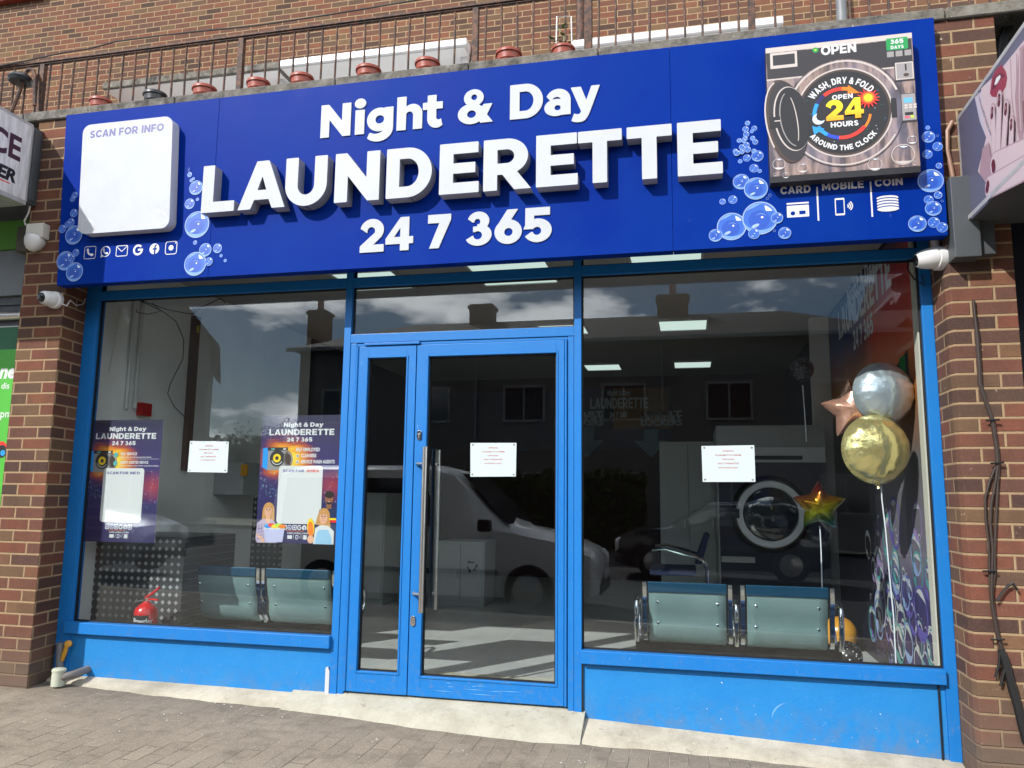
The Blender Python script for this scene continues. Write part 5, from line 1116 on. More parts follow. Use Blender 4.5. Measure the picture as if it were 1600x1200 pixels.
mb.add([(ex + rr * math.sin(a0 + x * k / rr * .9), ey - rr * math.cos(a0 + x * k / rr * .9), zl + .022 + y * k) for x, y, z in vs], fs); mb.build('label_text', W, fe)
# washing machine / dryer
dm = thing('washing_machine', 'large dark front-loading washing machine with a pale ring round its glass door', 'washing machine', (4.6, 3.0, FZ))
DY = 2.6; c = atY(1203, 803, DY); l = atY(1122, 803, DY)[0]; r_ = atY(1296, 803, DY)[0]; zt = atY(1200, 664, DY)[2]; zm = atY(1200, 722, DY)[2]
mb = MB(); mb.box(l, r_, DY + .02, DY + .9, FZ, zt); mb.build('cabinet', simple('machine_grey', (.30, .31, .31, 1), .45, .3), dm, bevel=.01)
mb = MB(); mb.box(l + .01, r_ - .01, DY, DY + .021, FZ + .02, zm - .01); mb.build('front_panel', simple('machine_navy', rgb(26, 30, 44), .4), dm, bevel=.006)
mb = MB(); mb.box(l + .01, r_ - .01, DY - .005, DY + .021, zm, zm + .13); fp = mb.build('control_panel', simple('control_grey', (.45, .46, .46, 1), .4), dm, bevel=.004)
mb = MB(); mb.box(l + .25, r_ - .2, DY - .008, DY - .0055, zm + .02, zm + .055); mb.build('display', M['black'], fp)
rr = abs(atY(1258, 803, DY)[0] - c[0])
mb = MB(); mb.lathe([(rr * 1.12, 0), (rr * 1.14, .02), (rr * 1.05, .06)], (c[0], DY, c[2]), (0, -1, 0), 48); dd = mb.build('door', M['black'], dm, smooth=True)
mb = MB(); mb.lathe([(rr * .99, .055), (rr * 1.0, .075), (rr * .97, .09), (rr * .80, .085), (rr * .78, .06)], (c[0], DY, c[2]), (0, -1, 0), 48); mb.build('door_ring', simple('pale_ring', (.60, .62, .62, 1), .35, .2), dd, smooth=True)
mb = MB(); mb.lathe([(rr * .78, .07), (rr * .7, .085), (rr * .5, .10), (rr * .2, .115), (.005, .118)], (c[0], DY, c[2]), (0, -1, 0), 40); mb.build('porthole', simple('dark_porthole', (.02, .025, .025, 1), .06, 0, spec=.8), dd, smooth=True)
mb = MB(); mb.box(c[0] - rr * 1.16, c[0] - rr * .9, DY - .1, DY - .05, c[2] - .04, c[2] + .04); mb.build('door_handle', M['black'], dd, bevel=.006)
mb = MB(); mb.box(l + .02, l + .3, DY - .006, DY - .0005, c[2] - .42, c[2] - .37); mb.build('badge', M['steel'], dm)
# lockers, cabinets
def locker(name, label, px0, px1, pyt, Y, depth, mat, ndoor=2, zb=FZ, rec=False):
    a = atY(px0, pyt, Y); b = atY(px1, pyt, Y); z1 = (a[2] + b[2]) / 2; x0, x1 = a[0], b[0]
    t = thing(name, label, 'cabinet', ((x0 + x1) / 2, Y + depth / 2, zb))
    mb = MB(); mb.box(x0, x1, Y + .02, Y + depth, zb, z1); mb.build('cabinet_body', mat, t, bevel=.005)
    for i in range(ndoor):
        u0 = x0 + .01 + (x1 - x0 - .02) * i / ndoor + .004; u1 = x0 + .01 + (x1 - x0 - .02) * (i + 1) / ndoor - .004
        mb = MB(); mb.box(u0, u1, Y, Y + .019, zb + .06, z1 - .03); d = mb.build('door', mat, t, bevel=.004)
        mb = MB(); mb.box(u1 - .05, u1 - .03, Y - .015, Y - .0005, (zb + z1) / 2 - .05, (zb + z1) / 2 + .05); mb.build('handle', M['steel'], d, bevel=.003)
        if rec and i == ndoor - 1:
            P = Print(); s_ = .05; cx, cz = (u0 + u1) / 2, zb + (z1 - zb) * .62
            for q in range(3):
                a_ = R(90 + 120 * q); p0 = (cx + s_ * math.cos(a_ - .55), cz + s_ * math.sin(a_ - .55)); p1 = (cx + s_ * math.cos(a_ + .55), cz + s_ * math.sin(a_ + .55)); P.line([p0, p1], .016, M['black']); dxx, dzz = p1[0] - p0[0], p1[1] - p0[1]; ll = math.hypot(dxx, dzz); dxx /= ll; dzz /= ll
                P.poly([(p1[0] - dzz * .02, p1[1] + dxx * .02), (p1[0] + dzz * .02, p1[1] - dxx * .02), (p1[0] + dxx * .028, p1[1] + dzz * .028)], M['black'])
            P.build('recycling_mark', (0, Y - .001, 0), parent=d)
    return t
LKG = simple('locker_grey', (.42, .44, .43, 1), .5)
locker('locker', 'tall grey metal locker behind the paper notice in the right window', 1030, 1120, 690, 4.2, .6, LKG, 2)
locker('bin_cabinet', 'low grey cabinet with a recycling mark seen through the glass door', 684, 757, 846, 3.6, .5, LKG, 2, rec=True)
locker('bin_cabinet', 'taller grey cabinet seen low through the narrow side leaf', 566, 602, 770, 3.4, .5, LKG, 1)
# back wall board
wb = thing('wall_board', 'dark board on the back wall reading LAUNDERETTE and SMART LAUNDRY LOCKERS with down arrows', 'wall sign', (3, 6.78, 1.9))
a = atY(908, 620, 6.78); b = atY(1048, 692, 6.78)
mb = MB(); mb.box(a[0] - 2.6, b[0], 6.77, 6.799, b[2] - .1, a[2] + .1); mb.build('board', simple('navy_board', rgb(26, 28, 52), .5), wb)
P = Print(); LG = flat('board_letter_print', 176, 178, 182)
def bp(px, py): p = atY(px, py, 6.765); return p[0], p[2]
u0, v0 = bp(922, 639); u1, _ = bp(1013, 639); P.rect(u0 + (u1 - u0) * .4, b[0] - .02, v0 - .3, v0 + .3, flat('ochre_print', 120, 84, 30)); P.glyphs('LAUNDERETTE', u0, v0, .16, u1 - u0, LG, gap=.07); P.glyphs('Night & Day', u0 + (u1 - u0) * .3, v0 + .19, .08, (u1 - u0) * .4, LG); P.glyphs('24 7 365', u0 + (u1 - u0) * .34, v0 - .13, .08, (u1 - u0) * .3, LG)
P.build('board_lettering', (0, 6.768, 0), parent=wb); P = Print()
for i, t_ in enumerate(('SMART', 'LAUNDRY', 'LOCKERS')):
    u, v = bp(999, 651.5 + i * 6.7); P.text(t_, u + .02, v, .085, LG, width=.58, off=.03)
    u, v = bp(918, 651.5 + i * 6.7); P.text(t_, u - .35, v, .085, LG, width=.58, off=.03)
P.build('board_lettering', (0, 6.768, 0), parent=wb)
for px in (1017, 917): P = Print(); u, v = bp(px, 667); P.poly([(u - .1, v), (u + .1, v), (u + .1, v - .2), (u + .24, v - .2), (u, v - .44), (u - .24, v - .2), (u - .1, v - .2)], flat('arrow_print', 96, 128, 140)); P.build('arrow', (0, 6.768, 0), parent=wb)
# chair and stool
ch = thing('visitor_chair', 'navy chair with chrome arms standing before the round machine door', 'chair', (0, 0, 0))
CYc = 1.55; p = atY(1070, 880, CYc); cx, cz = p[0], p[2]; NV = simple('navy_fabric', rgb(22, 36, 72, .8), .8)
sz = atY(1040, 893, CYc)[2]
x0, x1 = atY(1015, 880, CYc)[0], atY(1092, 880, CYc)[0]; ch.location = ((x0 + x1) / 2, CYc + .2, FZ)
mb = MB(); mb.box(x0, x1 - .02, CYc, CYc + .45, sz - .03, sz + .02); mb.build('seat', NV, ch, bevel=.015)
zt = atY(1105, 835, CYc)[2]; mb = MB(); mb.hexa([(x1 - .03, CYc, sz + .06), (x1 + .02, CYc, sz + .06), (x1 + .02, CYc + .45, sz + .06), (x1 - .03, CYc + .45, sz + .06)], [(x1 + .05, CYc, zt), (x1 + .085, CYc, zt), (x1 + .085, CYc + .45, zt), (x1 + .05, CYc + .45, zt)]); mb.build('backrest', NV, ch, bevel=.012)
for y in (CYc - .03, CYc + .48):
    mb = MB(); mb.tube([(x0 - .02, y, FZ + .01), (x1 + .02, y, FZ + .01), (x1 + .06, y, FZ + .06), (x1 + .06, y, sz + .02), (x1 + .02, y, sz + .1), (x0 + .12, y, sz + .17), (x0 + .02, y, sz + .16)], .012, 8); mb.build('arm_frame', M['chrome'], ch, smooth=True)
st = thing('stool', 'small white plastic stool beside the navy chair', 'stool', (0, 0, 0)); SYt = float(atZ(1004, 905, FZ)[1]); p = atY(1004, 855, SYt); st.location = (p[0], SYt, FZ); sx_, sz_ = p[0], p[2]
mb = MB(); mb.box(sx_ - .16, sx_ + .16, SYt - .16, SYt + .16, sz_ - .03, sz_); mb.build('seat', M['whiteplastic'], st, bevel=.02)
for dx in (-1, 1):
    for dy in (-1, 1): mb = MB(); mb.hexa([(sx_ + dx * .18 - .025, SYt + dy * .18 - .025, FZ), (sx_ + dx * .18 + .025, SYt + dy * .18 - .025, FZ), (sx_ + dx * .18 + .025, SYt + dy * .18 + .025, FZ), (sx_ + dx * .18 - .025, SYt + dy * .18 + .025, FZ)], [(sx_ + dx * .12 - .03, SYt + dy * .12 - .03, sz_ - .031), (sx_ + dx * .12 + .03, SYt + dy * .12 - .03, sz_ - .031), (sx_ + dx * .12 + .03, SYt + dy * .12 + .03, sz_ - .031), (sx_ + dx * .12 - .03, SYt + dy * .12 + .03, sz_ - .031)]); mb.build('leg', M['whiteplastic'], st, bevel=.004)
# balloons
def foil(name, c, r=.1, met=1.0):
    n = N(name); f = n.noise(n.obj(), 9, 3, .5); return n.bsdf(c, r, met, n.bump(f, .02, .5))
SILV, GOLD, ROSE = foil('silver_foil', (.66, .74, .80, 1), .3, .75), foil('gold_foil', (.92, .78, .34, 1), .2, .8), foil('rose_foil', (.84, .44, .32, 1), .26, .7)
def rainbow():
    n = N('rainbow_foil'); o = n.sep(n.obj()); c = n.ramp(n.rng(n.math('ADD', o[2], n.math('MULTIPLY', o[0], -.25)), -.19, .19), [(0, rgb(20, 40, 130)), (.22, rgb(16, 96, 70)), (.42, rgb(150, 150, 16)), (.6, rgb(150, 104, 18)), (.78, rgb(120, 34, 26)), (1, rgb(70, 16, 28))]); return n.bsdf(c, .2, .85)
def puff(c, bound, thick, seg, pinch, rings=9, rot=None):
    """two-sided foil pillow inside a closed outline bound(theta) -> radius"""
    mb = MB(); vs = []; fs = []
    for side in (1, -1):
        rows = []
        for i in range(rings + 1):
            t = i / rings; row = []
            for k in range(seg):
                th = 2 * math.pi * k / seg; r_ = bound(th) * t; y = side * thick * (max(0, 1 - t ** 2.2)) ** .62
                if t > .55: y *= 1 + pinch * math.sin(th * seg / 4) * (t - .55)
                row.append((r_ * math.sin(th), -y, r_ * math.cos(th)))
            rows.append(row)
        b = len(vs)
        for row in rows: vs += row
        for i in range(rings):
            for k in range(seg): q = (b + i * seg + k, b + i * seg + (k + 1) % seg, b + (i + 1) * seg + (k + 1) % seg, b + (i + 1) * seg + k); fs.append(q if side < 0 else q[::-1])
    Mx = rot or Matrix.Identity(3)
    mb.add([Vector(c) + Mx @ Vector(v) for v in vs], fs); return mb
def star(r, k=.5, ph=0.0):
    def f(th):
        a = (th - ph) % (2 * math.pi / 5); a = min(a, 2 * math.pi / 5 - a); t = a / (math.pi / 5); ro, ri = r, r * k
        # straight edge between tip (ro at 0) and notch (ri at pi/5), softened at the tip
        x0_, y0_ = ro, 0; x1_, y1_ = ri * math.cos(math.pi / 5), ri * math.sin(math.pi / 5); d = (x1_ - x0_) * math.sin(a) - (y1_ - y0_) * math.cos(a)
        return min(ro * .97, (x0_ * (y1_ - y0_) * -1) / d) if abs(d) > 1e-9 else ro
    return f
def balloon(name, label, px, rpx, Y, mat, kind='round', ph=0.0, thick=.5, tail=None, rot=None):
    p = atY(px[0], px[1], Y); r_ = float(np.linalg.norm(atY(px[0] + rpx, px[1], Y) - p))
    t = thing(name, label, 'balloon', (p[0], Y, p[2]), 'foil balloons in the window'); 
    mb = puff(p, (lambda th: r_) if kind == 'round' else star(r_, .54, ph), r_ * thick, 60, .22 if kind == 'round' else .1, 10, rot); mb.build('foil_body', mat, t, smooth=True)
    if tail:
        mb = MB(); mb.tube([atY(*q, Y + .02) for q in tail], .004, 5); mb.build('ribbon', M['bubh'], t)
    if kind == 'round':
        mb = MB(); mb.tube([(p[0], Y, p[2] - r_ * .97), (p[0] + .004, Y, p[2] - r_ * 1.06), (p[0] + .006, Y, p[2] - r_ * 1.12)], [.02, .008, .012], 8); mb.build('neck', mat, t, smooth=True)
    return t
rz = Matrix.Rotation(R(14), 3, 'Z')
balloon('foil_balloon', 'round silver foil balloon, top of the bunch by the mural', (1380, 614), 53, .42, SILV, rot=rz, thick=.62)
balloon('foil_balloon', 'round gold foil balloon at the bottom of the bunch', (1368, 702), 59, .34, GOLD, thick=.55, rot=rz, tail=((1377, 758), (1378, 780), (1384, 830), (1390, 900), (1396, 960), (1400, 1036)))
balloon('foil_balloon', 'rose gold star balloon half hidden behind the silver and gold ones', (1332, 640), 54, .52, ROSE, 'star', ph=-1.35, thick=.42)
balloon('foil_balloon', 'rainbow star balloon in front of the round machine door', (1280, 791), 45, .8, rainbow(), 'star', ph=.02, thick=.42, tail=((1281, 822), (1283, 860), (1284, 900), (1285, 935)))
def confetti():
    n = N('confetti_balloon'); v = n.n('ShaderNodeTexVoronoi'); n.l(n.obj(), v.inputs['Vector']); v.inputs['Scale'].default_value = 60
    c = n.mix(n.rng(v.outputs['Distance'], .25, .2), (.012, .012, .02, 1), n.mix(v.outputs['Color'], rgb(190, 160, 60), rgb(140, 150, 190))); return n.bsdf(c, .2)
balloon('foil_balloon', 'dark confetti balloon hovering high behind the right window', (1253, 577), 19, 1.3, confetti(), thick=.95, tail=((1254, 602), (1257, 640), (1260, 690)))
def polka():
    n = N('polka_balloon'); v = n.n('ShaderNodeTexVoronoi'); n.l(n.obj(), v.inputs['Vector']); v.inputs['Scale'].default_value = 42; return n.bsdf(n.mix(n.rng(v.outputs['Distance'], .27, .24), (.02, .02, .02, 1), (.8, .8, .8, 1)), .25)
p = atZ(1322, 1026, FZ + .105)
mb = MB(); mb.lathe([(.002 + .105 * math.sin(a), -.105 * math.cos(a)) for a in [math.pi * i / 14 for i in range(15)]], (p[0], p[1], p[2]), seg=24); mb.build('latex_balloon', polka(), smooth=True, label='black balloon with white spots lying behind the bench arm', cat='balloon')
p = atZ(1312, 990, FZ + .13); mb = MB(); mb.lathe([(.002 + .13 * math.sin(a), -.13 * math.cos(a)) for a in [math.pi * i / 14 for i in range(15)]], (p[0], p[1], p[2]), seg=24); mb.build('latex_balloon', simple('orange_balloon', rgb(214, 150, 44, .85), .25), smooth=True, label='orange balloon lying behind the bench end', cat='balloon')

# ------------------------------------------------------------------ cameras, alarm, pipes and cables on the pillars
PY = -.25
tcm = thing('security_camera', 'white turret security camera with a black lens on the sunlit pillar beside the green hoarding', 'security camera', atY(88, 470, PY))
b = Vector(atY(89, 470, PY)); h = Vector(atY(68, 468, PY - .07)); d = Vector((-.08, -1, -.16)).normalized()
mb = MB(); mb.lathe([(.056, 0), (.058, .01), (.057, .03), (.050, .036)], b, (0, -1, 0), 28); mb.build('base', M['whiteplastic'], tcm, smooth=True)
mb = MB(); mb.lathe([(.05, .03), (.052, .045), (.049, .07), (.045, .085)], b, (-.12, -1, 0), 28); mb.build('collar', M['whiteplastic'], tcm, smooth=True)
bc = b + Vector((-.012, -.085, 0)); mb = MB(); mb.lathe([(.046 * math.sin(a), -.046 * math.cos(a)) for a in [.02 + 2.3 * i / 14 for i in range(15)]], bc, d, 28); eb = mb.build('eyeball', M['whiteplastic'], tcm, smooth=True)
mb = MB(); mb.lathe([(.032, .029), (.031, .036), (.026, .040), (.005, .042)], bc, d, 24); mb.build('lens', simple('lens_black', (.01, .01, .012, 1), .08), eb, smooth=True)
mb = MB(); mb.tube([atY(*q, PY - .01) for q in ((91, 473), (96, 474), (104, 478))] + [(-.085, -.2, 2.64), (-.108, -.12, 2.625), (-.125, -.04, 2.655), (-.13, -.02, 2.70)], .0045, 6); mb.build('cable', M['whiteplastic'], tcm)
ab = thing('alarm_box', 'small white junction box above the domed sensor on the pillar', 'alarm box', atY(55, 360, PY))
a = atY(42, 350, PY - .06); c = atY(66, 371, PY - .06); mb = MB(); mb.box(a[0], c[0], PY - .065, PY, c[2], a[2]); mb.build('box_body', simple('aged_white', (.62, .60, .55, 1), .5, 0, .1), ab, bevel=.006)
mb = MB(); mb.tube([atY(*q, PY - .03) for q in ((40, 352), (38, 345), (44, 334), (47, 322))], .006, 6); mb.build('cable', simple('aged_white2', (.5, .49, .45, 1), .5), ab)
pc = atY(54, 382, PY - .04); mb = MB(); mb.lathe([(.062, .0), (.068, .012), (.066, .03), (.055, .06), (.035, .085), (.012, .098)], (pc[0], PY - .03, pc[2] + .045), (-.1, -.35, -1), 28); mb.cyl((pc[0], PY - .03, pc[2] + .03), (pc[0], PY, pc[2] + .03), .03); mb.build('motion_sensor', M['whiteplastic'], smooth=True, label='white domed motion sensor just under the junction box on the pillar', cat='sensor')
rcm = thing('security_camera', 'white turret security camera beside the window corner under the sign end', 'security camera', atX(1466, 404, 5.3))
b = Vector(atX(1472, 404, 5.322)); mb = MB(); mb.lathe([(.062, -.01), (.064, .01), (.062, .035), (.055, .04)], b, (-1, -.25, 0), 28); mb.build('base', M['whiteplastic'], rcm, smooth=True)
bx = Vector((-1, -.25, 0)).normalized(); bc = b + bx * .06
mb = MB(); mb.lathe([(.056, -.025), (.056, .0), (.053, .025), (.048, .045), (.042, .062), (.034, .075)], bc, bx + Vector((-.1, .15, -.15)), 28); eb = mb.build('eyeball', M['whiteplastic'], rcm, smooth=True)
mb = MB(); mb.lathe([(.031, .073), (.028, .078), (.005, .08)], bc, bx + Vector((-.1, .15, -.15)), 24); mb.build('lens', bpy.data.materials['lens_black'], eb, smooth=True)
mb = MB(); mb.tube([b + Vector((-.03, -.01, .05)), b + Vector((-.03, .0, .1))], .022, 10); mb.build('stem', M['whiteplastic'], rcm)
mb = MB(); q = atY(1421, 420, -.01); mb.tube([b + Vector((-.06, .02, .03)), q + np.array([.0, 0, .05]), q + np.array([-.01, 0, 0]), q + np.array([.02, 0, -.06]), q + np.array([.07, 0, -.1]), q + np.array([.06, 0, -.04])], .004, 6); mb.build('cable', M['black'], rcm)
# outlet pipes at the foot of the left pillar
op = thing('waste_pipe', 'pale plastic waste pipe elbow standing at the foot of the shaded blue jamb', 'pipe', (-.03, -.1, .14))
PLG = simple('pale_green_plastic', rgb(188, 192, 172, .85), .5, 0, .12)
a = atY(91, 1059, -.16)[:2]; mb = MB(); mb.lathe([(.040, 0), (.040, .085), (.043, .088), (.043, .10), (.036, .106), (.0, .108)], (a[0], a[1], .13), (.03, 0, 1), 24); mb.build('riser_pipe', PLG, op, smooth=True)
mb = MB(); z0_ = .18; mb.tube([(a[0] + .02, a[1], z0_), (a[0] + .05, a[1] + .01, z0_ + .01), (a[0] + .068, a[1] + .04, z0_ + .012), (a[0] + .07, .02, z0_ + .02)], .024, 16); mb.build('elbow', simple('grey_plastic', rgb(128, 122, 118, .8), .5), op, smooth=True)
gv = thing('gas_valve', 'yellow gas valve on a stub of grey pipe beside the pillar foot', 'valve', (-.1, -.03, .25))
YL = simple('yellow_valve', rgb(206, 150, 40, .85), .5, 0, .2); mb = MB(); p = [atY(*q, -.03) for q in ((97, 1032), (101, 1020), (104, 1010))]; mb.tube(p, [.012, .016, .014], 10); mb.lathe([(.005, -.016), (.021, -.012), (.022, .008), (.01, .012)], atY(107, 1006, -.03), (.4, -1, .3), 18); mb.build('valve_handle', YL, gv, smooth=True)
p = [atY(*q, -.02) for q in ((93, 1048), (94, 1025), (95, 1004))]; mb = MB(); mb.tube(p, [.024, .026, .028], 12); mb.build('pipe_stub', M['galv'], gv, smooth=True)
# cables on the right pillar
CBL = simple('brown_cable', rgb(58, 44, 37, .8), .6, 0, .15, 30)
cbt = thing('cable_bundle', 'bundle of brown cables running down the pillar and wrapped in black tape at the foot', 'cables', atY(1560, 900, -.26))
main = [(1521, 470), (1523, 492), (1527, 525), (1530, 574), (1531, 600), (1541, 630), (1550, 655), (1554, 680), (1557, 700), (1559, 725)]
for k, off in enumerate((-1.7, 0, 1.8)):
    seq = [(x + off * (1 if y > 500 else .5), y) for x, y in main]
    lowx = {0: [(1546, 752), (1539, 778), (1540, 812), (1545, 850), (1546, 895)], 1: [(1556, 750), (1548, 790), (1547, 820), (1551, 855), (1550, 895)], 2: [(1559, 750), (1557, 790), (1555, 830), (1554, 860), (1554, 895)]}[k]
    seq += lowx + [(1549 + off, 925), (1551 + off, 950), (1556 + off, 980), (1562 + off, 1005), (1567 + off * .6, 1022)]
    mb = MB(); mb.tube([atY(*q, -.262 - .006 * (k == 1)) for q in seq], .0062, 8); mb.build('cable', CBL, cbt, smooth=True)
mb = MB(); mb.tube([atY(*q, -.265) for q in ((1564, 1015), (1570, 1032), (1576, 1055), (1583, 1080), (1590, 1105), (1597, 1130), (1604, 1160))], [.017, .02, .019, .021, .018, .022, .02], 10); mb.build('tape_wrap', M['black'], cbt, smooth=True)
for q in ((1551, 657), (1558, 724), (1546, 893), (1559, 1000)): p = atY(*q, -.275); mb = MB(); mb.tube([p + np.array([-.03, 0, 0]), p + np.array([.03, -.004, .004])], .005, 6); mb.build('cable_clip', M['black'], cbt)
for pts in (((1557, 940), (1566, 926), (1575, 915), (1583, 912), (1590, 922)), ((1574, 917), (1583, 911)), ((1562, 1018), (1561, 1038), (1555, 1058)), ((1570, 1045), (1563, 1072))): mb = MB(); mb.tube([atY(*q, -.272) for q in pts], .006, 6); mb.build('loose_end', M['black'], cbt)
mb = MB(); mb.tube([atY(*q, -.265) for q in ((1488, 190), (1480, 205), (1480, 235), (1486, 262), (1490, 285))], .012, 8); mb.build('armoured_cable', simple('tan_cable', rgb(150, 112, 88, .85), .5), smooth=True, label='tan cable curving down the pillar beside the sign end', cat='cable')
for k in range(3):
    mb = MB(); mb.tube([atY(1600 - 6 * k, 20 + 3 * k, -.12), atY(1584 - 6 * k, 36, -.12), atY(1572 - 5 * k, 62, -.12), atY(1569 - 5 * k, 90, -.12), atY(1572 - 4 * k, 110, -.12)], .011, 8); mb.build('black_cable', M['black'], smooth=True, label='one of the thick black cables looping over the nail salon sign', cat='cable', group='black cables over the nail salon sign')

# ------------------------------------------------------------------ the shop next door by the left pillar
LX = -.39
ls = thing('light_box_sign', 'weathered grey projecting light box lettered ICE and ER beside the blue sign', 'shop sign', (LX - .4, -.55, 3.25))
ALU = simple('weathered_aluminium', (.42, .42, .43, 1), .5, .3, .2, 10)
mb = MB(); mb.box(LX - 1.5, LX, -1.28, -.335, 3.285, 3.865); mb.build('box_body', ALU, ls, bevel=.006)
mb = MB(); mb.box(LX - .05, LX + .002, -.332, -.252, 3.31, 3.855); mb.box(LX, LX + .012, -.325, -.28, 3.33, 3.84); mb.build('side_channel', M['darkgrey'], ls, bevel=.004)
def stained():
    n = N('stained_white_face'); o = n.sep(n.pos()); f = n.noise(n.comb(n.math('MULTIPLY', o[1], 16.0), 0.0, n.math('MULTIPLY', o[2], 2.0)), 1.6, 6, .65); return n.bsdf(n.mix(n.rng(f, .42, .75), (.66, .66, .68, 1), (.30, .29, .30, 1)), .4)
P = Print(); P.rect(-.46, .45, .03, .56, stained())
def lp(px, py): p = atX(px, py, LX + .002); return p[1] + .80, p[2] - 3.285
MAR = flat('maroon_print', 66, 34, 54)
u, v = lp(31, 252); P.text('ICE', u, v + .0, .165, MAR, width=.30, off=.03, align='r'); 
u, v = lp(24, 285); P.text('ER', u, v - .005, .085, PB['black'], width=.15, off=.05, align='r', shear=.2); u2, _ = lp(15, 289); P.line([(u - .3, v - .03), (u2, v - .025)], .008, PB['red'])
P.rect(-.48, .46, .0, .028, ALU); P.rect(-.48, .46, .562, .58, ALU); P.rect(.45, .465, .028, .562, ALU)
P.build('sign_face', (LX + .0025, -.80, 3.285), R(90), parent=ls)
# shutter and hoarding (they stand back from the pillar front)
HY = -.10
sh = thing('roller_shutter', 'grey roller shutter box over the green hoarding', 'shutter', (-1.6, HY, 2.5))
za = atY(10, 380, HY)[2]; zb = atY(10, 391, HY)[2]; zc = atY(10, 462, HY)[2]; zd = atY(10, 480, HY)[2]; ze = atY(10, 508, HY)[2]
mb = MB(); mb.box(-3.2, -.442, HY, .1, zc, zb); mb.build('shutter_box', simple('shutter_grey', rgb(128, 134, 140, .75), .5, 0, .1), sh, bevel=.008)
mb = MB(); mb.box(-3.2, -.442, HY + .03, .1, ze, zc - .002)
for i in range(2): mb.box(-3.2, -.442, HY + .015, HY + .0295, zd - .03 + i * .05, zd - .008 + i * .05)
mb.build('shutter_curtain', M['darkgrey'], sh); mb = MB(); mb.cyl((-3.2, HY + .0, (zd + ze) / 2), (-.442, HY + .0, (zd + ze) / 2), .03); mb.build('bottom_bar', M['steel'], sh, smooth=True)
mb = MB(); mb.box(-3.2, -.442, HY - .01, .1, zb + .002, 3.28); mb.build('green_fascia', simple('olive_green', rgb(86, 150, 40, .8), .5, 0, .1), sh)
hb = thing('hoarding', 'bright green printed hoarding with white lettering beside the brick pillar', 'hoarding', (-1.6, HY, 1.2))
mb = MB(); mb.box(-3.2, -.442, HY + .02, HY + .06, -.05, ze - .003); mb.build('board', M['whiteplastic'], hb)
GRN = N('green_hoarding_print'); o = GRN.sep(GRN.obj()); GRN = GRN.bsdf(GRN.ramp(GRN.rng(o[0], .9, 1.9), [(0, rgb(60, 150, 50, .85)), (1, rgb(86, 186, 62, .85))]), .4)
P = Print(); zl = atY(10, 545, HY)[2]; PX0 = -2.4
P.rect(0, -.443 - PX0, .0, zl, GRN); P.rect(0, -.443 - PX0, zl, ze - .01, flat('dark_green_print', 10, 96, 58))
def hp(px, py): p = atY(px, py, HY + .018); return p[0] - PX0, p[2]
for t_, px, py, hh, sw in (('ne', 24, 590, .10, .2), ('dis', 14, 607, .045, 0), ('0pm', 17, 652, .055, 0)): u, v = hp(px, py); P.text(t_, u, v, hh, W, off=.04 if hh > .08 else .012, align='r', shear=sw)
u, v = hp(1, 702); P.ell(u, v, .055, .055, PB['red']); P.ell(u + .01, v - .015, .04, .045, PB['black']); P.ell(u + .02, v - .025, .02, .02, PB['cyan'])
P.build('hoarding_print', (PX0, HY + .0195, 0), parent=hb)
mb = MB(); mb.box(-9, -2.0, -.05, 3.7, -.2, 4.0); mb.build('neighbour_wall', M['brick'], bld)

# ------------------------------------------------------------------ the nail salon next door by the right pillar
RX = 5.42
ns = thing('picture_light_box', 'projecting nail salon light box showing red lips and manicured fingers', 'shop sign', (RX + .5, -.7, 2.8))
z0, z1 = 2.775, 3.375
mb = MB(); mb.box(RX + .004, RX + 1.6, -1.6, -.255, z0, z1); mb.build('box_body', M['darkgrey'], ns, bevel=.004)
P = Print(); LW = 1.44
def rp(px, py): p = atX(px, py, RX); return -.255 - p[1], p[2] - z0
BGG = flat('mauve_grey_print', 98, 98, 122, .45, .75); SKP = flat('pale_pink_skin_print', 214, 194, 200, .45, .72); SKS = flat('pink_shade_print', 178, 146, 156, .45, .72); SKD = flat('skin_brown_shade_print', 136, 102, 106, .45, .72); LIP = flat('crimson_lip_print', 150, 52, 70, .45, .75); LIPD = flat('dark_lip_print', 104, 28, 48, .45, .75); NAIL = flat('dark_nail_print', 92, 14, 34); HAIRL = flat('pale_hair_print', 190, 182, 196)
P.rect(0, LW, 0, z1 - z0, BGG)
def pg(m, *pts): P.poly([rp(*q) for q in pts], m)
def bl(px0, px1, mat, rr_, n=26):   # rounded stroke between two pixels on the sign face
    a = rp(*px0); b = rp(*px1); P.line([a, b], rr_ * 2, mat); P.ell(a[0], a[1], rr_, rr_, mat, 0, 20); P.ell(b[0], b[1], rr_, rr_, mat, 0, 20)
pg(HAIRL, (1522, 152), (1530, 190), (1540, 215), (1546, 190), (1540, 150), (1535, 140))
pg(SKP, (1532, 138), (1560, 112), (1600, 62), (1640, 30), (1640, 240), (1600, 262), (1546, 296), (1527, 268), (1540, 215), (1534, 180))
pg(SKS, (1592, 75), (1612, 60), (1605, 160), (1595, 235), (1588, 200), (1585, 150)); pg(SKD, (1597, 158), (1640, 140), (1640, 225), (1604, 208), (1596, 185))
for k in range(7): a = (1526 + 2.2 * k, 142 + 6 * k); P.line([rp(*a), rp(a[0] + 6, a[1] + 26), rp(a[0] + 14, a[1] + 44)], .004, [HAIRL, SKS, BGG][k % 3])
for k in range(5): P.line([rp(1578 + 5 * k, 92 - 4 * k), rp(1580 + 4 * k, 150), rp(1586 + 3 * k, 205)], .010, [SKS, SKP][k % 2])
pg(SKS, (1536, 232), (1546, 222), (1552, 262), (1546, 292), (1531, 270))
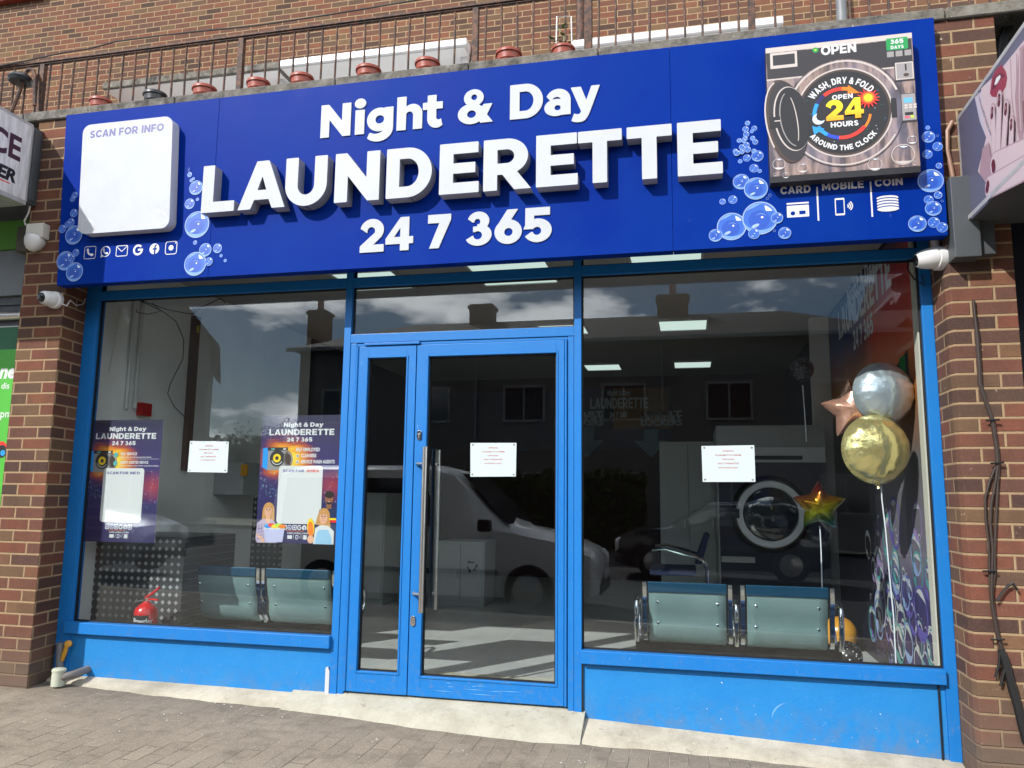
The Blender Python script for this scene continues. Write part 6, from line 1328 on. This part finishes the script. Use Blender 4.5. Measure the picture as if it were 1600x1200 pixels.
# lips
pg(LIP, (1546, 146), (1549, 122), (1556, 108), (1564, 101), (1571, 112), (1573, 122), (1571, 135), (1563, 148), (1555, 152), (1549, 151)); pg(LIPD, (1549, 140), (1553, 122), (1562, 113), (1570, 118), (1560, 126), (1554, 138)); pg(W, (1553, 132), (1556, 122), (1562, 117), (1563, 121), (1558, 130), (1555, 133))
# fingers and nails
for a, b, r_ in (((1552, 172), (1556, 258), .026), ((1564, 152), (1561, 262), .028), ((1575, 166), (1570, 245), .026), ((1584, 190), (1583, 240), .022)):
    bl(a, b, SKS, r_ + .006); bl(a, b, SKP, r_); bl((a[0], a[1] - 1), (a[0] - .5, a[1] + 9), NAIL, r_ * .55); bl((a[0] + .3, a[1]), (a[0], a[1] + 4), SKS, r_ * .18)
for a, b, r_ in (((1558, 256), (1606, 236), .052), ((1550, 292), (1606, 262), .05)): bl(a, b, SKS, r_ + .006); bl(a, b, SKP, r_)
bl((1556, 256), (1557, 262), NAIL, .022); bl((1548, 288), (1547, 295), NAIL, .02)
P.rect(0, LW, 0, .022, ALU); P.rect(0, LW, z1 - z0 - .022, z1 - z0, ALU); P.rect(0, .022, .022, z1 - z0 - .022, ALU)
P.build('picture_face', (RX + .0035, -.255, z0), R(-90), parent=ns)
# grey bracket box under it
yf = -.36; a = atY(1484, 276, yf); c = atY(1528, 400, yf)
mb = MB(); mb.box(a[0], c[0] + .02, yf, -.251, c[2], a[2]); mb.box(a[0] + .06, c[0] + .10, -.32, -.2505, c[2] + .02, a[2] - .02)
def chipped():
    n = N('chipped_grey_paint'); f = n.noise(n.pos(), 24, 5, .7); return n.bsdf(n.mix(n.rng(f, .71, .725), rgb(76, 80, 84, .8), rgb(205, 205, 200)), .5)
mb.build('steel_bracket_box', chipped(), None, bevel=.004, label='dark grey chipped steel box fixed to the pillar under the nail salon sign', cat='bracket')
mb = MB(); mb.box(5.665, 9, .0, .1, -.2, 3.9); mb.build('neighbour_front', simple('black_blue_front', rgb(20, 24, 40, .8), .4), label='dark blue shopfront edge beyond the brick pillar', cat='shopfront')

# ------------------------------------------------------------------ across the road (seen mirrored in the glass)
GYR = .034
def mir(px, py, D): p = atY(px, py, D); return Vector((p[0], 2 * GYR - D, p[2]))
REND = simple('grey_render', (.12, .115, .11, 1), .9, 0, .15, 2); 
def roof_tiles():
    n = N('brown_roof_tile'); p = n.sep(n.pos()); r_ = n.math('FRACT', n.math('MULTIPLY', p[2], 4.2)); q = n.math('FRACT', n.math('MULTIPLY', n.math('ADD', p[0], p[1]), 3.0)); f = n.noise(n.pos(), 3, 5, .6)
    c = n.mix(n.rng(f, .3, .7), (.045, .034, .03, 1), (.085, .062, .052, 1)); c = n.mix(n.rng(r_, .82, .95), c, (.015, .012, .011, 1)); c = n.mix(n.rng(q, .9, .98, 0, .6), c, (.02, .016, .014, 1)); return n.bsdf(c, .8)
SLATE = roof_tiles(); DKG = simple('dark_window_glass', (.02, .022, .026, 1), .08); WFR = simple('window_frame_paint', (.22, .22, .22, 1), .5)
def house(label, x0, x1, D, depth, eave, ridge, gable_front=False, wall=None, hip=0.0, chim=()):
    yf = 2 * GYR - D; t = thing('house', label, 'house', ((x0 + x1) / 2, yf - depth / 2, -.1))
    mb = MB(); mb.box(x0, x1, yf - depth, yf, -.4, eave)
    if gable_front: mb.prism([(x0, yf, eave + .001), (x1, yf, eave + .001), ((x0 + x1) / 2, yf, ridge)], (0, -depth, 0))
    mb.build('wall', wall or REND, t)
    mb = MB(); o = .35; mx_ = (x0 + x1) / 2; ym = yf - depth / 2
    if gable_front:
        for s_ in (-1, 1):
            xe = mx_ + s_ * ((x1 - x0) / 2 + o); ze_ = eave - o * (ridge - eave) / ((x1 - x0) / 2)
            mb.hexa([(xe, yf + o, ze_), (mx_, yf + o, ridge), (mx_, yf - depth - o, ridge), (xe, yf - depth - o, ze_)], [(xe, yf + o, ze_ + .16), (mx_, yf + o, ridge + .16), (mx_, yf - depth - o, ridge + .16), (xe, yf - depth - o, ze_ + .16)])
    else:
        a = [(x0 - o, yf + o, eave), (x1 + o, yf + o, eave), (x1 + o, yf - depth - o, eave), (x0 - o, yf - depth - o, eave)]; r0, r1 = (x0 - o + hip, ym, ridge), (x1 + o - hip, ym, ridge)
        mb.add(a + [r0, r1], [(0, 1, 5, 4), (2, 3, 4, 5), (0, 4, 3), (1, 2, 5), (3, 2, 1, 0)])
    rf = mb.build('roof', SLATE, t)
    if not gable_front:
        mb = MB(); mb.box(x0 - .3, x1 + .3, yf + .36, yf + .48, eave - .1, eave + .02); mb.build('gutter', M['galv'], t)
        for k in range(int((x1 - x0) / 6) + 1): xd = x0 + .4 + k * 6; mb = MB(); mb.cyl((xd, yf + .1, -.3), (xd, yf + .1, eave - .1), .045, seg=8); mb.build('downpipe', M['galv'], t)
        for k in range(int((x1 - x0) / 6)): xd = x0 + 3.0 + k * 6; mb = MB(); mb.box(xd - .45, xd + .45, yf + .001, yf + .06, -.1, 2.0); mb.build('front_door', [PB['red'], M['darkgrey'], PB['indigo']][k % 3], t)
    for cx_, zt_, w_c, pots in chim:
        mb = MB(); mb.box(cx_ - w_c / 2, cx_ + w_c / 2, ym - .35, ym + .35, eave + .3, zt_); mb.box(cx_ - w_c / 2 - .06, cx_ + w_c / 2 + .06, ym - .41, ym + .41, zt_ - .18, zt_ - .06); c_ = mb.build('chimney', M['brick_far'], rf)
        for k in range(pots): mb = MB(); u = cx_ + (k - (pots - 1) / 2) * .32; mb.lathe([(.14, 0), (.12, .4), (.14, .45)], (u, ym, zt_), seg=12); mb.build('chimney_pot', M['terracotta'], c_)
    n = max(1, int((x1 - x0) / 3.0))
    for k in range(n):
        xc = x0 + (x1 - x0) * (k + .5) / n
        for zc in (1.5, 4.3):
            if zc + .7 > eave: continue
            mb = MB(); mb.box(xc - .7, xc + .7, yf + .0, yf + .05, zc - .6, zc + .6); f_ = mb.build('window', WFR, t); mb = MB(); mb.box(xc - .62, xc - .03, yf + .051, yf + .06, zc - .52, zc + .52); mb.box(xc + .03, xc + .62, yf + .051, yf + .06, zc - .52, zc + .52); mb.build('pane', DKG, f_)
    return t
e_ = mir(338, 538, 20); gh = house('house with a gable end facing the street, mirrored at the left end of the glass', e_.x - 9.2, e_.x - .25, 20, 9, e_.z + .15, e_.z + 5.4, True)
th = -math.atan2(CX - e_.x, (2 * GYR - CY) - e_.y) ; gh.rotation_euler.z = th * .97
cq, sq = math.cos(th * .97), math.sin(th * .97); lx, ly = (e_.x - .25) - gh.location.x, e_.y - gh.location.y
gh.location.x = e_.x - .25 - (cq * lx - sq * ly); gh.location.y = e_.y - (sq * lx + cq * ly)
b0_ = mir(470, 548, 20); r_ = mir(800, 508, 24); c0_ = mir(501, 487, 24); c1_ = mir(755, 478, 24); c2_ = mir(1051, 463, 24)
house('long terrace of houses with three chimneys, mirrored in the right window', b0_.x, 10.0, 20, 8, b0_.z, r_.z + .15, hip=3.0, chim=((c0_.x, c0_.z, .75, 1), (c1_.x, c1_.z, .9, 0), (c2_.x, c2_.z, 1.1, 1)))
house('end house with a higher roof, mirrored behind the wall mural', 10.6, 22, 20, 9, 6.6, 8.9, chim=((15, 10, 1.2, 2),))
# hedge and tree
LEAF = simple('hedge_leaf', (.045, .075, .022, 1), 1.0, 0, .4, 6, spec=0.0)
def leaves(pts, size, seed):
    rd = random.Random(seed); mb = MB()
    for p in pts:
        a = Vector((rd.gauss(0, 1), rd.gauss(0, 1), rd.gauss(0, 1))).normalized(); b_ = a.orthogonal().normalized(); c_ = a.cross(b_); s_ = size * rd.uniform(.6, 1.3); p = Vector(p); mb.add([p - b_ * s_, p + c_ * s_ * .5, p + b_ * s_, p - c_ * s_ * .5], [(0, 1, 2, 3)])
    return mb
rd = random.Random(4); h0, h1 = mir(790, 740, 17.5), mir(1010, 740, 17.5); pts = [(rd.uniform(h0.x - 3, h1.x), h0.y + rd.gauss(0, .25), rd.uniform(-.1, h0.z + .12 * math.sin(rd.uniform(0, 9)))) for _ in range(3800)]
hg = thing('hedge', 'clipped green garden hedge mirrored low in the right window', 'hedge', ((h0.x + h1.x) / 2 - 1.5, h0.y, -.1)); leaves(pts, .13, 3).build('foliage', LEAF, hg)
mb = MB(); mb.box(h0.x - 2.9, h1.x - .1, h0.y - .2, h0.y + .2, -.3, h0.z - .2); mb.build('branches', simple('hedge_core', (.02, .03, .012, 1), .9), hg)
q0, q1 = mir(342, 688, 27), mir(470, 694, 27); rd = random.Random(14)
hg2 = thing('hedge', 'dark overgrown hedge mirrored between the two houses in the left window', 'hedge', ((q0.x + q1.x) / 2, q0.y, -.1))
leaves([(rd.uniform(q0.x - 1.5, q1.x + .5), q0.y + rd.gauss(0, .3), rd.uniform(-.1, q0.z + .22 * math.sin(rd.uniform(0, 9)))) for _ in range(3600)], .14, 6).build('foliage', LEAF, hg2)
mb = MB(); mb.box(q0.x - 1.4, q1.x + .4, q0.y - .25, q0.y + .2, -.3, q0.z - .18); mb.build('branches', bpy.data.materials['hedge_core'], hg2)
tp = mir(372, 655, 30); tr = thing('tree', 'bare topped tree between the two mirrored houses', 'tree', (tp.x, tp.y, -.2)); mb = MB(); rd = random.Random(8)
mb.tube([(tp.x, tp.y, -.3), (tp.x + .1, tp.y, 1.4), (tp.x, tp.y, 2.6)], [.22, .17, .12], 8); tips = []
for i in range(26):
    a = rd.uniform(0, 6.28); z = rd.uniform(1.2, 2.6); l = rd.uniform(1.0, 2.2); q = (tp.x + math.cos(a) * l, tp.y + math.sin(a) * l * .6, min(z + l * rd.uniform(.5, 1.0), tp.z)); m_ = (tp.x + math.cos(a + .2) * l * .5, tp.y + math.sin(a) * l * .3, z + .3); mb.tube([(tp.x, tp.y, z), m_, q], [.06, .035, .012], 5); tips += [m_, q]
    for j in range(3): q2 = (q[0] + rd.uniform(-.6, .6), q[1] + rd.uniform(-.4, .4), min(q[2] + rd.uniform(.0, .7), tp.z + .3)); mb.tube([m_, q2], [.02, .008], 4); tips.append(q2)
mb.build('trunk', simple('bark', (.08, .06, .045, 1), .9), tr)
leaves([(t_[0] + rd.gauss(0, .3), t_[1] + rd.gauss(0, .3), min(t_[2] + rd.gauss(0, .22), tp.z + .3) - .25) for t_ in tips for _ in range(44)], .065, 5).build('crown', LEAF, tr)
# parked vehicles
TYRE = M['black']
def vehicle(name, label, cat, xf, yc, zg, L_, W_, stations, paint, belt, direction=1):
    """xf: x of the nose; stations: (along, bottom, belt, roof, half width at belt, half width at roof)"""
    t = thing(name, label, cat, (xf - direction * L_ / 2, yc, zg)); rows = []; gr = []
    for s_, b_, be, ro, hw, hr in stations:
        x = xf - direction * s_ * L_
        rows.append([(x, yc - hw * .94, zg + b_), (x, yc - hw, zg + b_ + (be - b_) * .5), (x, yc - hw * .97, zg + be), (x, yc - hr, zg + ro - .06), (x, yc - hr * .8, zg + ro), (x, yc, zg + ro + .02), (x, yc + hr * .8, zg + ro), (x, yc + hr, zg + ro - .06), (x, yc + hw * .97, zg + be), (x, yc + hw, zg + b_ + (be - b_) * .5), (x, yc + hw * .94, zg + b_)])
    mb = MB(); mb.grid(rows, closed=True); n = len(rows[0]); mb.f.append(list(range(n))[::-1]); mb.f.append(list(range(n * (len(rows) - 1), n * len(rows)))); mb.mi += [0, 0]
    body = mb.build('body', paint, t, smooth=True)
    gl_ = [s_ for s_ in stations if s_[3] - s_[2] > .3]
    for sd in (-1, 1):
        mb = MB(); lo, hi = gl_[0], gl_[-1]
        for u0, u1 in ((.06, .47), (.50, .92)):
            f = lambda u, v: (xf - direction * (lo[0] + (hi[0] - lo[0]) * (u + (.10 * v if u < .3 else 0))) * L_, yc + sd * (max(g_[4] for g_ in gl_) * .97 * (1 - v) + max(g_[5] for g_ in gl_) * v + .012), zg + max(g_[2] for g_ in gl_) + .04 + (max(g_[3] for g_ in gl_) - max(g_[2] for g_ in gl_) - .16) * v)
            mb.add([f(u0, 0), f(u1, 0), f(u1, .92), f(u0, .92)], [(0, 1, 2, 3)])
        mb.build('window', DKG, t)
    i0 = next(i for i, q in enumerate(stations) if q[3] - q[2] > .15); a, c = stations[i0 - 1], stations[min(i0 + 2, len(stations) - 1)]
    f = lambda s_, y, z: (xf - direction * s_ * L_ + direction * .03, yc + y, zg + z + .03)
    mb = MB(); c = next(q for q in stations if q[3] > .9 * max(k[3] for k in stations)); mb.add([f(a[0] + .02, -a[4] * .86, a[3] + .02), f(a[0] + .02, a[4] * .86, a[3] + .02), f(c[0] - .01, c[5] * .86, c[3] - .05), f(c[0] - .01, -c[5] * .86, c[3] - .05)], [(0, 1, 2, 3)]); mb.build('windscreen', DKG, t)
    mb = MB(); mb.box(*sorted((xf + direction * .03, xf - direction * .06)), yc - W_ * .30, yc + W_ * .30, zg + .26, zg + .40); mb.build('grille', M['black'], t, bevel=.02)
    mb = MB(); mb.box(*sorted((xf + direction * .045, xf + direction * .031)), yc - .26, yc + .26, zg + .42, zg + .53); mb.build('number_plate', M['upvc'], t, bevel=.004)
    for sd in (-1, 1):
        mb = MB(); ml = max(q[4] for q in stations); xm = xf - direction * (a[0] + .07) * L_; mb.box(xm - .08, xm + .08, *sorted((yc + sd * (ml + .02), yc + sd * (ml + .2))), zg + a[2] + .02, zg + a[2] + .17); mb.build('wing_mirror', M['black'], t, bevel=.03)
        mb = MB(); mb.box(*sorted((xf - direction * .28 * L_, xf - direction * .72 * L_)), *sorted((yc + sd * (ml * .985), yc + sd * (ml + .012))), zg + .50, zg + .56); mb.build('door_strip', M['black'], t)
    for s_ in (.19, .81):
        for sd in (-1, 1):
            x = xf - direction * s_ * L_; y = yc + sd * (W_ / 2 - .1); mb = MB(); mb.lathe([(.2, -.09), (.3, -.1), (.32, -.07), (.32, .07), (.3, .1), (.2, .09)], (x, y, zg + .32), (0, 1, 0), 24); wh = mb.build('wheel', TYRE, t, smooth=True)
            mb = MB(); mb.lathe([(.2, 0), (.19, .02), (.06, .03), (.02, .035)], (x, y + sd * .088, zg + .32), (0, sd, 0), 20); mb.build('rim', M['steel'], wh, smooth=True)
    for sd in (-1, 1):
        s0 = stations[1]; mb = MB(); x = xf - direction * s0[0] * L_; mb.lathe([(.02, -.05), (.13, -.03), (.14, .02), (.08, .07), (.01, .08)], (x - direction * -.02, yc + sd * s0[4] * .72, zg + s0[2] - .1), (direction, 0, 0), 16); mb.build('headlight', simple('lamp_glass', (.8, .8, .8, 1), .05), t, smooth=True)
    return t
nose = mir(944, 880, 6.1); zr = gz(nose.x, KERB_Y) - .12
VAN = [(0, .28, .62, .66, .6, .5), (.02, .24, .74, .80, .78, .62), (.12, .22, .92, .98, .86, .72), (.24, .22, 1.02, 1.08, .88, .74), (.30, .22, 1.05, 1.28, .88, .74), (.42, .22, 1.05, 1.80, .89, .72), (.5, .22, 1.05, 1.88, .89, .72), (.9, .22, 1.05, 1.88, .89, .72), (.98, .25, 1.05, 1.80, .88, .7), (1.0, .35, 1.0, 1.6, .84, .66)]
vehicle('parked_van', 'white people carrier parked at the kerb, mirrored in the door glass', 'van', nose.x, nose.y, zr, 4.5, 1.8, VAN, simple('white_car_paint', (.80, .80, .80, 1), .25, 0, coat=.6), 1.0)
CAR = [(0, .28, .58, .62, .55, .45), (.02, .24, .70, .76, .76, .6), (.12, .20, .84, .90, .84, .7), (.26, .20, .92, .97, .85, .7), (.36, .20, .94, 1.2, .85, .68), (.46, .2, .94, 1.40, .85, .62), (.8, .2, .94, 1.41, .85, .62), (.94, .22, .94, 1.25, .83, .62), (1.0, .34, .9, 1.0, .76, .6)]
nb = mir(955, 850, 9.5); vehicle('parked_car', 'small black hatchback parked across the road, mirrored in the right window', 'car', nb.x, nb.y - 1.5, zr + .01, 3.8, 1.7, CAR, simple('black_car_paint', (.012, .012, .014, 1), .12, 0, coat=.8), .9, -1)
nc = mir(160, 800, 8.0); vehicle('parked_car', 'silver saloon parked further along the kerb, mirrored in the left window', 'car', nc.x + 2.6, -6.2, gz(nc.x, KERB_Y) - .12, 4.3, 1.75, CAR, simple('silver_car_paint', (.4, .42, .44, 1), .25, .5, coat=.6), .9, 1)

# small pale chips of paint and grit swept against the shopfront
rd = random.Random(31); mb = MB()
for i in range(120):
    x = rd.choice([rd.gauss(1.5, .5), rd.gauss(3.7, .5), rd.uniform(.2, 5.2)]); y = -abs(rd.gauss(.28, .25)) - .18; r_ = rd.uniform(.002, .007); a = rd.uniform(0, 3); z = max(gz(x, y), gz(x, y) + (.0 if y < -.4 else .03)) + .006
    c, q = math.cos(a) * r_, math.sin(a) * r_; mb.add([(x + c, y + q, z), (x - q, y + c * .7, z + .002), (x - c, y - q, z + .001), (x + q * .6, y - c, z)], [(0, 1, 2, 3)])
tag(mb.build('litter', [M['whiteplastic']]), 'pale chips of paint and grit scattered along the foot of the shopfront', 'litter', kind='stuff')
